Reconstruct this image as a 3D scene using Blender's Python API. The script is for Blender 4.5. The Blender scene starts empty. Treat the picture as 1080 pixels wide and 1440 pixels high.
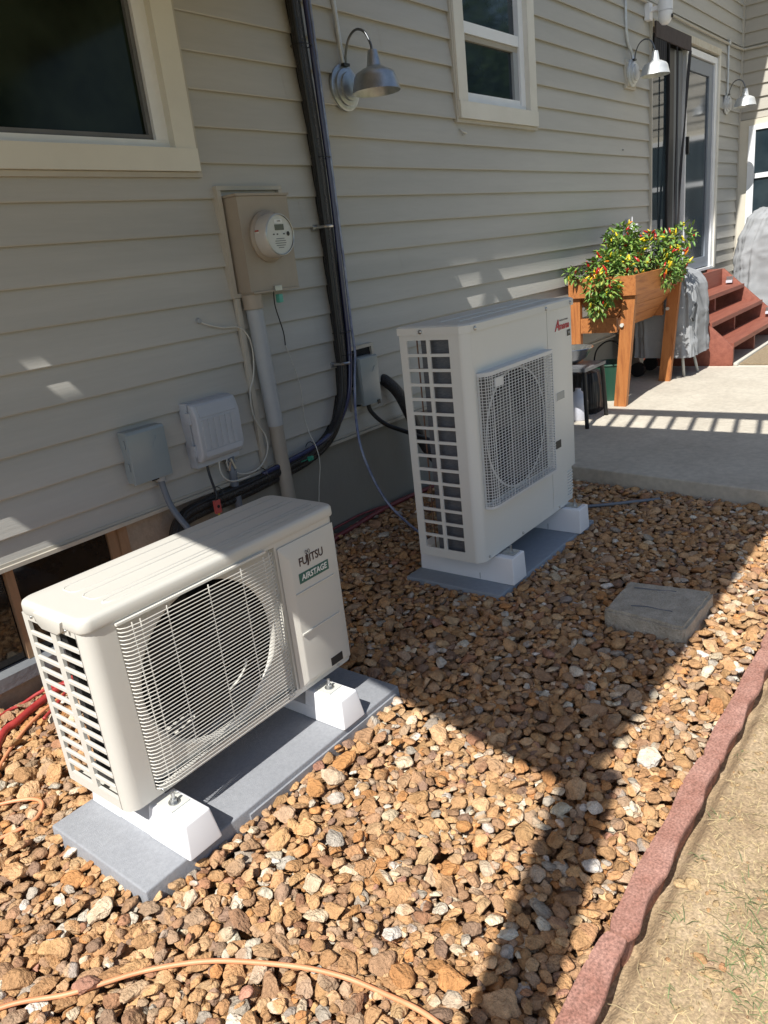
import bpy, bmesh, math, random
import numpy as np
from mathutils import Vector, Matrix, noise as mn
random.seed(7)
rng = np.random.default_rng(11)
S = bpy.context.scene
COL = S.collection
PI = math.pi

# ------------------------------------------------------------------ camera
CAM = Vector((0.0, -2.46, 1.305))
yaw, pitch, roll = 0.875141939, 0.327334154, -0.115238768
d = Vector((math.sin(yaw)*math.cos(pitch), math.cos(yaw)*math.cos(pitch), -math.sin(pitch)))
r = Vector((math.cos(yaw), -math.sin(yaw), 0)); u = r.cross(d)
r2 = math.cos(roll)*r + math.sin(roll)*u; u2 = -math.sin(roll)*r + math.cos(roll)*u
cd = bpy.data.cameras.new('camera'); cam = bpy.data.objects.new('camera', cd); COL.objects.link(cam)
m = Matrix((r2, u2, -d)).transposed().to_4x4(); m.translation = CAM; cam.matrix_world = m
cd.sensor_fit = 'HORIZONTAL'; cd.sensor_width = 36; cd.lens = 1056.35/1080*36; cd.clip_end = 500; cd.clip_start = .02
S.camera = cam

# ------------------------------------------------------------------ light
SUN = Vector((0.78, 0.15, -1.0)).normalized()       # travel direction of the light
W = bpy.data.worlds.new('World'); S.world = W; W.use_nodes = True
nt = W.node_tree; nt.nodes.clear()
sk = nt.nodes.new('ShaderNodeTexSky'); sk.sky_type = 'NISHITA'; sk.sun_disc = False
sk.sun_elevation = math.asin(-SUN.z); sk.sun_rotation = math.atan2(-SUN.x, -SUN.y)
sk.altitude = 200; sk.air_density = 1.0; sk.dust_density = 1.2; sk.ozone_density = 1.0
bg = nt.nodes.new('ShaderNodeBackground'); bg.inputs['Strength'].default_value = 0.094
wo = nt.nodes.new('ShaderNodeOutputWorld')
nt.links.new(sk.outputs[0], bg.inputs[0]); nt.links.new(bg.outputs[0], wo.inputs[0])
sl = bpy.data.lights.new('sun', 'SUN'); sl.energy = 5.0; sl.angle = math.radians(.42); sl.color = (1, .965, .905)
so = bpy.data.objects.new('sun', sl); COL.objects.link(so); so.rotation_euler = SUN.to_track_quat('-Z', 'Y').to_euler()
so.location = (0, 0, 8)
S.view_settings.view_transform = 'Standard'; S.view_settings.look = 'None'
S.view_settings.exposure = 0.50; S.view_settings.gamma = 1
S.view_settings.use_curve_mapping = False
S.render.engine = 'CYCLES'

# ------------------------------------------------------------------ materials
MATS = {}
def mat(name, c1, c2=None, rough=.6, metal=0, scale=8, bump=0, bscale=60, spec=.5, c3=None, stretch=(1,1,1),
        detail=5, coat=0, lo=.35, hi=.65, trans=0, attr=None, fine=0):
    if name in MATS: return MATS[name]
    M = bpy.data.materials.new(name); M.use_nodes = True; n = M.node_tree; L = n.links
    b = n.nodes['Principled BSDF']; b.inputs['Roughness'].default_value = rough
    b.inputs['Metallic'].default_value = metal; b.inputs['Specular IOR Level'].default_value = spec
    b.inputs['Coat Weight'].default_value = coat
    b.inputs['Transmission Weight'].default_value = trans
    b.inputs['Base Color'].default_value = (*c1, 1)
    tc = n.nodes.new('ShaderNodeTexCoord'); mp = n.nodes.new('ShaderNodeMapping'); mp.inputs['Scale'].default_value = stretch
    L.new(tc.outputs['Object'], mp.inputs[0])
    col = None
    if c2 is not None:
        nz = n.nodes.new('ShaderNodeTexNoise'); nz.inputs['Scale'].default_value = scale; nz.inputs['Detail'].default_value = detail
        nz.inputs['Roughness'].default_value = .62
        L.new(mp.outputs[0], nz.inputs['Vector'])
        rp = n.nodes.new('ShaderNodeValToRGB'); rp.color_ramp.elements[0].position = lo; rp.color_ramp.elements[1].position = hi
        rp.color_ramp.elements[0].color = (*c1, 1); rp.color_ramp.elements[1].color = (*c2, 1)
        if c3 is not None:
            e = rp.color_ramp.elements.new((lo+hi)/2); e.color = (*c3, 1)
        L.new(nz.outputs['Fac'], rp.inputs[0]); col = rp.outputs[0]
    if attr:
        at = n.nodes.new('ShaderNodeAttribute'); at.attribute_name = attr
        if col is None: col = at.outputs['Color']
        else:
            mx = n.nodes.new('ShaderNodeMix'); mx.data_type = 'RGBA'; mx.blend_type = 'MULTIPLY'; mx.inputs[0].default_value = 1
            L.new(col, mx.inputs[6]); L.new(at.outputs['Color'], mx.inputs[7]); col = mx.outputs[2]
    if fine:
        n3 = n.nodes.new('ShaderNodeTexNoise'); n3.inputs['Scale'].default_value = scale*14; n3.inputs['Detail'].default_value = 3
        L.new(mp.outputs[0], n3.inputs['Vector'])
        mr = n.nodes.new('ShaderNodeMapRange'); mr.inputs[3].default_value = 1-fine; mr.inputs[4].default_value = 1+fine
        mr.inputs[1].default_value = .3; mr.inputs[2].default_value = .7
        L.new(n3.outputs['Fac'], mr.inputs[0])
        mx = n.nodes.new('ShaderNodeVectorMath'); mx.operation = 'SCALE'
        if col is None:
            rg = n.nodes.new('ShaderNodeRGB'); rg.outputs[0].default_value = (*c1, 1); col = rg.outputs[0]
        L.new(col, mx.inputs[0]); L.new(mr.outputs[0], mx.inputs['Scale']); col = mx.outputs[0]
    if col is not None: L.new(col, b.inputs['Base Color'])
    if bump:
        n2 = n.nodes.new('ShaderNodeTexNoise'); n2.inputs['Scale'].default_value = bscale; n2.inputs['Detail'].default_value = 6
        L.new(mp.outputs[0], n2.inputs['Vector'])
        bp = n.nodes.new('ShaderNodeBump'); bp.inputs['Strength'].default_value = bump; bp.inputs['Distance'].default_value = .01
        L.new(n2.outputs['Fac'], bp.inputs['Height']); L.new(bp.outputs[0], b.inputs['Normal'])
    MATS[name] = M
    return M

SID = mat('vinyl_siding', (.405,.396,.362), (.465,.454,.416), rough=.48, scale=1.9, bump=.10, bscale=45, stretch=(.25,1,3), fine=.02)
SIDW = mat('vinyl_siding_wing', (.385,.362,.31), (.43,.405,.35), rough=.5, scale=1.6, bump=.08, bscale=45, stretch=(1,.25,3))
SIDTRIM = mat('siding_trim', (.43,.40,.34), (.49,.46,.39), rough=.5, scale=5, bump=.05)
CASING = mat('cream_casing', (.64,.625,.55), (.70,.685,.60), rough=.5, scale=3, bump=.06, bscale=30)
CASW = mat('pale_casing', (.64,.62,.55), (.72,.70,.63), rough=.5, scale=4, bump=.05, bscale=30)
VINYL = mat('white_vinyl', (.76,.78,.79), (.82,.84,.85), rough=.35, scale=6)
GREYV = mat('grey_frame', (.30,.32,.34), (.36,.38,.39), rough=.45, scale=6)
SCREEN = mat('screen_frame', (.12,.125,.13), (.16,.165,.17), rough=.6, scale=8)
GLASS = mat('dark_glass', (.008,.013,.009), (.020,.030,.020), rough=.09, scale=3.5, spec=.16, detail=3)
GLASSB = mat('blue_dark_glass', (.014,.024,.032), (.030,.046,.056), rough=.05, scale=3.2, spec=.5, detail=5)
GLASSD = mat('screened_glass', (.035,.048,.062), (.055,.072,.088), rough=.12, scale=1.5, spec=.7, stretch=(3,1,.6))
CONC = mat('painted_foundation', (.235,.225,.195), (.27,.26,.225), rough=.8, scale=3, bump=.25, bscale=40, stretch=(1,1,.5))
CONCT = mat('tan_foundation', (.36,.29,.22), (.28,.24,.19), rough=.85, scale=6, bump=.4, bscale=50, fine=.08)
PATIO = mat('patio_concrete', (.44,.40,.33), (.52,.48,.40), rough=.9, scale=2.5, bump=.25, bscale=90, fine=.10, detail=8)
PAVER = mat('weathered_concrete', (.38,.335,.265), (.52,.465,.38), rough=.95, scale=18, bump=.9, bscale=110, fine=.18)
EDGE = mat('red_concrete', (.285,.135,.10), (.39,.215,.17), rough=.95, scale=14, bump=.22, bscale=420, fine=.38, detail=8)
DIRT = mat('dry_dirt', (.29,.205,.12), (.43,.325,.205), rough=.97, scale=11, bump=.4, bscale=160, fine=.34, detail=12, c3=(.355,.26,.155))
GBED = mat('gravel_dirt', (.20,.13,.075), (.30,.20,.12), rough=.95, scale=30, bump=.6)
STONE = mat('river_stone', (.70,.665,.625), (1.36,1.335,1.30), rough=.85, scale=42, bump=.9, bscale=130, attr='Col', lo=.28, hi=.72, fine=.20, c3=(1.06,1.035,1.0), spec=.3, detail=8)
STRAW = mat('straw', (1,1,1), rough=.8, attr='Col')
FUJ = mat('beige_painted_steel', (.565,.55,.50), (.58,.565,.515), rough=.38, scale=2, spec=.5, bump=.015, bscale=300)
FUJT = mat('beige_top_cover', (.55,.535,.485), (.565,.55,.50), rough=.34, scale=2, bump=.015, bscale=300)
WIRE = mat('coated_wire', (.66,.64,.58), rough=.4)
AMA = mat('light_grey_steel', (.65,.66,.63), (.67,.68,.65), rough=.36, scale=2, bump=.015, bscale=300)
AMG = mat('guard_plastic', (.60,.62,.63), (.63,.65,.66), rough=.4, scale=3)
BLACK = mat('black_plastic', (.012,.012,.013), rough=.45)
COIL = mat('coil_fins', (.10,.11,.125), (.15,.16,.18), rough=.5, metal=.3, scale=60, stretch=(1,1,6))
COILD = mat('coil_dark', (.035,.037,.04), (.055,.057,.06), rough=.55, scale=60, stretch=(40,1,1))
DARK = mat('dark_inside', (.012,.012,.012), rough=.9)
STEEL = mat('zinc_steel', (.55,.56,.55), (.42,.43,.43), rough=.32, metal=.9, scale=30)
GALV = mat('galvanised_steel', (.50,.53,.55), (.38,.41,.43), rough=.36, metal=.75, scale=22, bump=.05)
GALVL = mat('bright_galvanised', (.62,.64,.64), (.50,.52,.53), rough=.4, metal=.35, scale=20, bump=.04)
WHITEP = mat('white_plastic', (.76,.77,.79), (.80,.81,.83), rough=.38, scale=3)
PAD = mat('grey_pad', (.25,.26,.28), (.27,.28,.30), rough=.75, scale=9, bump=.25, bscale=350, fine=.08)
PADB = mat('blue_grey_pad', (.245,.28,.325), (.26,.295,.34), rough=.6, scale=4, bump=.15, bscale=250, fine=.05)
METERB = mat('taupe_enclosure', (.335,.285,.225), (.37,.32,.255), rough=.45, scale=5, bump=.04)
METERF = mat('meter_face', (.60,.62,.58), rough=.4)
METERC = mat('meter_cover', (.52,.50,.46), (.58,.56,.52), rough=.12, scale=4, coat=.6)
LCD = mat('lcd', (.10,.11,.08), rough=.25)
REDP = mat('red_print', (.40,.05,.03), rough=.5)
PVC = mat('grey_pvc', (.33,.36,.385), (.38,.41,.435), rough=.45, scale=5, bump=.03)
PVCT = mat('taupe_paint_pipe', (.30,.275,.235), (.34,.315,.27), rough=.6, scale=8, bump=.1)
PVCD = mat('dark_grey_pvc', (.12,.14,.17), (.15,.17,.20), rough=.4, scale=5)
BOXG = mat('grey_enclosure', (.255,.305,.325), (.28,.33,.35), rough=.28, scale=4, coat=.2)
BOXW = mat('pale_grey_plastic', (.42,.45,.49), (.47,.50,.54), rough=.5, scale=6, bump=.03)
FOAM = mat('black_foam', (.008,.008,.009), (.018,.018,.02), rough=.38, scale=70, bump=.8, bscale=120, spec=.6)
NAVY = mat('navy_whip', (.030,.033,.085), (.045,.05,.12), rough=.25, scale=8, spec=.7)
BLUET = mat('blue_tube', (.11,.14,.27), (.30,.35,.48), rough=.15, scale=15, spec=.8)
CABW = mat('white_cable', (.55,.55,.50), rough=.5)
CABB = mat('black_cable', (.012,.012,.013), rough=.4)
GREEN = mat('green_tag', (.03,.28,.18), rough=.4)
TEAL = mat('teal_label', (.025,.115,.095), rough=.4)
INK = mat('dark_ink', (.035,.014,.018), rough=.4)
PRINTW = mat('white_print', (.75,.77,.75), rough=.45)
PRINTR = mat('crimson_print', (.45,.012,.03), rough=.4)
ORANGE = mat('power_cord', (.62,.24,.11), (.70,.31,.16), rough=.5, scale=12)
REDH = mat('red_hose', (.34,.03,.03), (.42,.06,.05), rough=.4, scale=20)
MARO = mat('maroon_hose', (.15,.022,.028), (.20,.035,.04), rough=.45, scale=20)
PINK = mat('red_clamp', (.50,.09,.08), rough=.45)
YEL = mat('yellow_band', (.65,.50,.04), rough=.5)
CEDAR = mat('stained_cedar', (.28,.095,.028), (.42,.165,.05), rough=.55, scale=5, bump=.2, bscale=30, stretch=(9,9,.8), fine=.10, c3=(.40,.15,.042))
CEDARX = mat('stained_cedar_long', (.28,.095,.028), (.42,.165,.05), rough=.55, scale=5, bump=.2, bscale=30, stretch=(.8,9,9), fine=.10, c3=(.40,.15,.042))
REDW = mat('red_stained_deck', (.20,.058,.036), (.27,.088,.055), rough=.6, scale=4, bump=.15, bscale=30, stretch=(.7,8,8), fine=.08)
COVER = mat('grey_fabric', (.25,.26,.27), (.29,.30,.31), rough=.8, scale=6, bump=.15, bscale=300)
COVERD = mat('dark_fabric_tab', (.05,.055,.06), rough=.8)
SOIL = mat('potting_soil', (.03,.02,.012), (.06,.04,.025), rough=.95, scale=30, bump=.8)
LEAF = mat('pepper_leaf', (.085,.175,.04), (.155,.27,.07), rough=.45, scale=14, attr='Col')
PR = mat('red_pepper', (.42,.018,.012), rough=.25); PY = mat('yellow_pepper', (.66,.52,.02), rough=.25); PO = mat('orange_pepper', (.62,.20,.012), rough=.25)
MAT_ = mat('tan_mat', (.24,.18,.11), (.32,.25,.16), rough=.98, scale=50, bump=.8, bscale=200)
GREENP = mat('green_plastic', (.02,.07,.045), rough=.4)
JUG = mat('milky_plastic', (.55,.56,.62), rough=.45)
MESH = mat('black_mesh', (.018,.016,.018), (.03,.027,.03), rough=.7, scale=10)
MESHB = mat('brown_mesh', (.055,.042,.042), (.08,.062,.06), rough=.8, scale=10)
WOODP = mat('bare_wood', (.34,.21,.12), (.26,.16,.09), rough=.7, scale=6, stretch=(8,8,1), bump=.15)
SILL = mat('slate_sill', (.13,.14,.155), (.17,.18,.19), rough=.7, scale=8, bump=.2)
DECKW = mat('deck_lumber', (.22,.15,.09), (.28,.20,.13), rough=.8, scale=5)
ROOF = mat('roof_shingle', (.07,.065,.06), (.10,.095,.09), rough=.9, scale=20)
WFL = mat('white_paint', (.70,.70,.67), rough=.5)
BARKC = mat('grey_leaf', (.10,.07,.05), rough=.9)

# ------------------------------------------------------------------ helpers
WL = {}
def link(o, parent=None):
    COL.objects.link(o)
    if parent is not None: o.parent = parent
def thing(name, label, cat, loc, group=None):
    o = bpy.data.objects.new(name, None); COL.objects.link(o); o.location = loc; o.empty_display_size = .1
    o['label'] = label; o['category'] = cat
    if group: o['group'] = group
    WL[o] = Vector(loc); return o
def part(name, bm, m, parent=None, smooth=False, label=None, bevel=0, seg=2, kind=None, ang=35):
    """bm in world coordinates -> one mesh object"""
    off = WL[parent] if parent is not None else Vector((0,0,0))
    if bevel:
        es = [e for e in bm.edges if len(e.link_faces) == 2 and e.calc_face_angle(0) > .6]
        bmesh.ops.bevel(bm, geom=es, offset=bevel, segments=seg, affect='EDGES', profile=.6, clamp_overlap=True)
    bmesh.ops.translate(bm, verts=bm.verts, vec=-off)
    me = bpy.data.meshes.new(name); bm.to_mesh(me); bm.free()
    if isinstance(m, (list, tuple)):
        for q in m: me.materials.append(q)
    else: me.materials.append(m)
    if smooth or bevel:
        me.shade_smooth()
        if not smooth or smooth == 'auto': me.set_sharp_from_angle(angle=math.radians(ang))
    o = bpy.data.objects.new(name, me); link(o, parent); WL[o] = off
    if label: o['label'] = label
    if kind: o['kind'] = kind
    return o
def solo(name, bm, m, label, cat, group=None, **k):
    """a thing made of a single mesh: origin at its base centre"""
    cs = [v.co for v in bm.verts]
    c = Vector(((min(v.x for v in cs)+max(v.x for v in cs))/2, (min(v.y for v in cs)+max(v.y for v in cs))/2, min(v.z for v in cs)))
    bmesh.ops.translate(bm, verts=bm.verts, vec=-c)
    o = part(name, bm, m, None, **k); o.location = c; WL[o] = c
    o['label'] = label; o['category'] = cat
    if group: o['group'] = group
    return o
def B(): return bmesh.new()
def box(bm, x0, x1, y0, y1, z0, z1, mi=0):
    v = [bm.verts.new(p) for p in ((x0,y0,z0),(x1,y0,z0),(x1,y1,z0),(x0,y1,z0),(x0,y0,z1),(x1,y0,z1),(x1,y1,z1),(x0,y1,z1))]
    for f in ((3,2,1,0),(4,5,6,7),(0,1,5,4),(1,2,6,5),(2,3,7,6),(3,0,4,7)):
        fa = bm.faces.new([v[i] for i in f]); fa.material_index = mi
    return v
def bx(*a): bm = B(); box(bm, *a); return bm
def obox(bm, c, size, rot=None):
    """oriented box"""
    sx, sy, sz = size
    v = box(bm, -sx/2, sx/2, -sy/2, sy/2, -sz/2, sz/2)
    M = Matrix.Translation(c) @ (rot.to_4x4() if rot is not None else Matrix.Identity(4))
    for q in v: q.co = M @ q.co
    return v
def beam(bm, a, b, w, h, up=Vector((0,0,1))):
    a = Vector(a); b = Vector(b); dz = (b-a); L = dz.length; z = dz.normalized()
    x = up.cross(z)
    if x.length < 1e-4: x = Vector((1,0,0))
    x.normalize(); y = z.cross(x)
    R = Matrix((x, y, z)).transposed()
    return obox(bm, (a+b)/2, (w, h, L), R)
def prism(bm, pts, axis, a, b):
    """polygon pts (2D) extruded along axis from a to b"""
    def P(p, t):
        if axis == 'x': return (t, p[0], p[1])
        if axis == 'y': return (p[0], t, p[1])
        return (p[0], p[1], t)
    A = [bm.verts.new(P(p, a)) for p in pts]; Bv = [bm.verts.new(P(p, b)) for p in pts]
    n = len(pts)
    fs = [bm.faces.new(A), bm.faces.new(Bv[::-1])]
    for i in range(n): fs.append(bm.faces.new((A[i], Bv[i], Bv[(i+1)%n], A[(i+1)%n])))
    bmesh.ops.recalc_face_normals(bm, faces=fs)
    return A+Bv
def spline(pts, n=8):
    P = [Vector(p) for p in pts]; out = []
    for i in range(len(P)-1):
        p0 = P[max(i-1,0)]; p1 = P[i]; p2 = P[i+1]; p3 = P[min(i+2, len(P)-1)]
        for k in range(n):
            t = k/n
            out.append(.5*((2*p1)+(-p0+p2)*t+(2*p0-5*p1+4*p2-p3)*t*t+(-p0+3*p1-3*p2+p3)*t**3))
    out.append(P[-1]); return out
def tube(bm, pts, r, seg=8, cap=True):
    pts = [Vector(p) for p in pts]
    rs = r if isinstance(r, (list, tuple)) else [r]*len(pts)
    prev = None; rings = []
    t0 = (pts[1]-pts[0]).normalized()
    n = t0.orthogonal().normalized()
    for i, p in enumerate(pts):
        t = (pts[min(i+1, len(pts)-1)]-pts[max(i-1, 0)]).normalized()
        n = (n - t*n.dot(t)).normalized(); b = t.cross(n)
        rings.append([bm.verts.new(p + rs[i]*(math.cos(2*PI*k/seg)*n + math.sin(2*PI*k/seg)*b)) for k in range(seg)])
    for a, c in zip(rings, rings[1:]):
        for k in range(seg): bm.faces.new((a[k], a[(k+1)%seg], c[(k+1)%seg], c[k]))
    if cap and seg > 2:
        bm.faces.new(rings[0][::-1]); bm.faces.new(rings[-1])
def lathe(bm, prof, c, axis='z', seg=32, closed=False):
    """prof: (radius, height) list"""
    c = Vector(c); rings = []
    for rr, h in prof:
        ring = []
        for k in range(seg):
            a = 2*PI*k/seg; x = rr*math.cos(a); y = rr*math.sin(a)
            v = {'z': Vector((x, y, h)), 'y': Vector((x, h, y)), 'x': Vector((h, x, y))}[axis]
            ring.append(bm.verts.new(c+v))
        rings.append(ring)
    fs = []
    for a, b in zip(rings, rings[1:]):
        for k in range(seg): fs.append(bm.faces.new((a[k], a[(k+1)%seg], b[(k+1)%seg], b[k])))
    if prof[0][0] > 1e-4 and closed: fs.append(bm.faces.new(rings[0]))
    if prof[-1][0] > 1e-4 and closed: fs.append(bm.faces.new(rings[-1][::-1]))
    bmesh.ops.remove_doubles(bm, verts=[v for rg in rings for v in rg], dist=1e-6)
    bmesh.ops.recalc_face_normals(bm, faces=[f for f in fs if f.is_valid])
def cyl(bm, a, b, r, seg=16): tube(bm, [a, b], r, seg)
def text(name, s, m, parent, loc, size, shear=0, sx=1.0, depth=.0006, face='-y', bold=0.0, spacing=1.0, w=None):
    cu = bpy.data.curves.new(name, 'FONT'); cu.body = s; cu.size = size; cu.shear = shear; cu.extrude = depth; cu.offset = bold
    cu.align_x = 'CENTER'; cu.align_y = 'CENTER'; cu.space_character = spacing; cu.resolution_u = 3
    o = bpy.data.objects.new('tmp', cu); COL.objects.link(o)
    bpy.context.view_layer.update()
    me = bpy.data.meshes.new_from_object(o.evaluated_get(bpy.context.evaluated_depsgraph_get()))
    COL.objects.unlink(o); bpy.data.objects.remove(o)
    if w:
        xs_ = [v.co.x for v in me.vertices]; sx = w/(max(xs_)-min(xs_))
    off = WL[parent]
    R = Matrix.Rotation(PI/2, 4, 'X')
    me.transform(Matrix.Translation(Vector(loc)-off) @ R @ Matrix.Diagonal((sx, 1, 1, 1)))
    me.materials.clear(); me.materials.append(m); me.name = name
    q = bpy.data.objects.new(name, me); link(q, parent); WL[q] = off
    return q
def dup(root, loc, label, rotz=None):
    c = root.copy(); COL.objects.link(c); c.location = loc; c['label'] = label
    if rotz is not None: c.rotation_euler.z = rotz
    for ch in list(root.children):
        q = ch.copy(); COL.objects.link(q); q.parent = c
        for g in ch.children:
            w = g.copy(); COL.objects.link(w); w.parent = q
    return c
def struct(name, bm, m, **k):
    return part(name, bm, m, None, kind='structure', **k)

# ------------------------------------------------------------------ ground
def grid(x0, x1, y0, y1, nx, ny, f):
    bm = B(); vs = [[bm.verts.new((x, y, f(x, y))) for x in np.linspace(x0, x1, nx)] for y in np.linspace(y0, y1, ny)]
    for a, b in zip(vs, vs[1:]):
        for i in range(nx-1): bm.faces.new((a[i], a[i+1], b[i+1], b[i]))
    return bm
bm = B()
for (x0,x1,y0,y1) in ((-150,150,-150,-5),(-150,-3,-5,.5),(-3,8,-5,-4.5),(-150,150,.5,150)): 
    bm.faces.new([bm.verts.new(p) for p in ((x0,y0,-.03),(x1,y0,-.03),(x1,y1,-.03),(x0,y1,-.03))])
struct('yard_ground', bm, mat('lawn', (.10,.12,.04), (.22,.18,.09), rough=.95, scale=.8, fine=.3, detail=8))
def dz(x, y):
    e = min(1, max(0, (-2.055-y)/.05))
    return -.062+.034*min(1, max(0, (-2.050-y+.006*mn.noise(Vector((x*25, 0, 2))))/.030)) + e*.012*mn.noise(Vector((x*3, y*3, 0))) + e*.0026*mn.noise(Vector((x*14, y*14, 3))) + e*.0010*mn.noise(Vector((x*45, y*45, 7)))
bm = grid(-1.2, 5.2, -4.5, -2.03, 640, 250, dz)
struct('dirt_yard', bm, DIRT, smooth=True)
bm = B()
for (x0,x1,y0,y1,z) in ((-3,3.9,-2.03,.2,-.046),(-3,-1.2,-4.5,-2.03,-.03),(5.2,8,-4.5,-2.03,-.035)):
    bm.faces.new([bm.verts.new(p) for p in ((x0,y0,z),(x1,y0,z),(x1,y1,z),(x0,y1,z))])
gravel_bed = struct('gravel_bed', bm, GBED); WL[gravel_bed] = Vector((0,0,0))

# patio slab (its near edge runs slightly askew)
bm = B()
ex = lambda y: 3.715+(y+.78)*.125
pts = [(ex(.02), .02), (9.8, .02), (20, .02), (20, -2.9), (ex(-2.9), -2.9)]
vs = prism(bm, [(ex(.02), .02), (ex(-2.9), -2.9), (6.79, -2.9), (6.79, .02)], 'z', -.08, .1)
vs = prism(bm, [(6.802, .02), (6.802, -2.9), (20, -2.9), (20, .02)], 'z', -.08, .1)
struct('patio', bm, PATIO, bevel=.012, seg=3)

# ------------------------------------------------------------------ house
house = thing('house', 'two storey house clad in taupe horizontal lap siding beside the gravel bed', 'house', (4.4, .1, 0))
def interval_sub(iv, cut):
    out = []
    for a, b in iv:
        if cut[1] <= a or cut[0] >= b: out.append((a, b)); continue
        if a < cut[0]: out.append((a, cut[0]))
        if b > cut[1]: out.append((cut[1], b))
    return out
EXP = .127
def board(u0, u1, z0, za, zb, face, m, seed):
    """one lap siding board from u0 to u1, visible heights za..zb"""
    rr = random.Random(seed)
    def y(z): return -.0205 + .0185*(z-z0)/.135
    prof = []
    if za <= z0+1e-4:
        prof += [(-.001, z0+.010), (-.003, z0+.004), (-.0190, z0-.0006), (-.0207, z0+.0030)]
    else: prof += [(y(za), za)]
    zt = min(zb, z0+.134)
    zm = z0+.06
    if za < zm < zt: prof += [(y(zm)-.0006, zm)]
    prof += [(y(zt), zt)]
    n = max(2, int((u1-u0)/.35)+1)
    bm = B(); cols = []
    for i in range(n+1):
        uu = u0+(u1-u0)*i/n; w = rr.uniform(-.0009, .0009) if 0 < i < n else 0
        dzz = rr.uniform(-.0006, .0006)
        cols.append([bm.verts.new(face(uu, p[0]+w, p[1]+(dzz if j < 4 else 0))) for j, p in enumerate(prof)])
    for a, b in zip(cols, cols[1:]):
        for j in range(len(prof)-1): bm.faces.new((a[j], a[j+1], b[j+1], b[j]))
    bmesh.ops.recalc_face_normals(bm, faces=bm.faces)
    return part('siding_board', bm, m, house, smooth='auto', ang=25)
ZTOP = 4.9
def clad(ulo, uhi, zlo, openings, face, m, seams, kseed):
    k = 9
    while True:
        z0 = 1.585-EXP*k
        if z0 > ZTOP: break
        lo = max(z0, zlo); hi = min(z0+.134, ZTOP+.05)
        iv = [(ulo, uhi)]
        for (a, b, c, dd) in openings:
            if c < hi-.008 and dd > lo: iv = interval_sub(iv, (a, b))
        sd = seams[k % len(seams)]
        for s_ in sd:
            nv = []
            for a, b in iv:
                if a+.3 < s_ < b-.3: nv += [(a, s_), (s_+.0012, b)]
                else: nv.append((a, b))
            iv = nv
        for i, (a, b) in enumerate(iv):
            if b-a > .01 and hi-lo > .015: board(a, b, z0, lo, hi, face, m, kseed+k*17+i)
        for (a, b, c, dd) in openings:         # partial boards under and over an opening
            if c < hi-.008 and dd > lo:
                if c-lo > .015: board(a, b, z0, lo, c, face, m, kseed+k*31)
                if z0+EXP-dd > .015: board(a, b, z0, dd, hi, face, m, kseed+k*37)
        k -= 1
main_face = lambda uu, y, z: (uu, y, z)
wing_face = lambda uu, y, z: (9.8+y, -uu, z)
OPEN = [(.35, 2.055, 1.672, 2.98), (3.935, 4.868, 1.965, 3.0), (6.965, 8.87, .12, 2.842)]
clad(-.8, 9.78, .48, OPEN, main_face, SID, [(4.22,), (2.6, 6.1), (5.2,), (3.3, 6.6)], 100)
clad(.025, 2.4, .12, [(.0, .12, .1, 2.27), (.12, 1.3, .1, 2.27)], wing_face, SIDW, [(9,), (2.2,)], 900)

hw = B()
box(hw, -.8, .35, .001, .2, .47, ZTOP); box(hw, .35, 2.055, .06, .2, .47, ZTOP)
box(hw, .35, 2.055, .001, .06, .47, 1.672); box(hw, .35, 2.055, .001, .06, 2.98, ZTOP)
box(hw, 2.055, 3.935, .001, .2, .47, ZTOP); box(hw, 3.935, 4.868, .06, .2, .47, ZTOP)
box(hw, 3.935, 4.868, .001, .06, .47, 1.965); box(hw, 3.935, 4.868, .001, .06, 3.0, ZTOP)
box(hw, 4.868, 6.965, .001, .2, .47, ZTOP); box(hw, 6.965, 8.87, .09, .2, .12, ZTOP)
box(hw, 6.965, 8.87, .001, .09, 2.842, ZTOP); box(hw, 8.87, 9.8, .001, .2, .12, ZTOP)
part('wall_sheathing', hw, SIDTRIM, house)
part('wing_wall', bx(9.801, 13.0, -2.4, .2, .1, ZTOP), SIDTRIM, house)
part('roof', bx(-1.2, 10.4, -.56, 5, ZTOP+.0, ZTOP+.16), WFL, house)
part('roof', bx(9.45, 14, -2.7, .0, ZTOP+.163, ZTOP+.30), ROOF, house)
# foundation, trims
f = B(); box(f, 1.90, 6.95, .006, .25, -.2, .478); part('foundation', f, CONC, house)
part('foundation', bx(1.445, 1.8995, .010, .25, -.2, .474), CONCT, house, bevel=.004); part('foundation', bx(-.8, 1.4445, .002, .25, -.2, .0995), CONCT, house, bevel=.004); part('foundation', bx(8.87, 9.8, .01, .25, -.1, .1195), CONCT, house)
part('starter_trim', bx(-.8, 6.95, -.030, .004, .468, .4815), SIDTRIM, house, bevel=.003)
part('starter_trim', bx(-.8, 6.95, -.018, -.002, .4825, .492), SIDTRIM, house)
part('corner_trim', bx(9.755, 9.785, -.03, -.001, .12, ZTOP), SIDTRIM, house, bevel=.003)
# basement window
bw = part('basement_window', bx(.2, 1.445, .04, .25, .10, .468), DARK, house)
part('pane', bx(1.012, 1.365, .030, .0395, .135, .468), mat('basement_glass', (.012,.010,.008), (.03,.022,.015), rough=.05, scale=3), bw)
part('pane', bx(.25, .972, .030, .0395, .135, .468), MATS['basement_glass'], bw)
part('mullion', bx(.978, 1.006, .012, .0385, .13, .467), WOODP, bw, bevel=.003)
part('jamb', bx(1.369, 1.405, .018, .038, .10, .467), WOODP, bw, bevel=.003)
part('jamb', bx(1.407, 1.444, .008, .038, .10, .467), WOODP, bw, bevel=.003)
part('sill', bx(.2, 1.444, -.035, .036, .082, .128), SILL, bw, bevel=.006)

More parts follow.
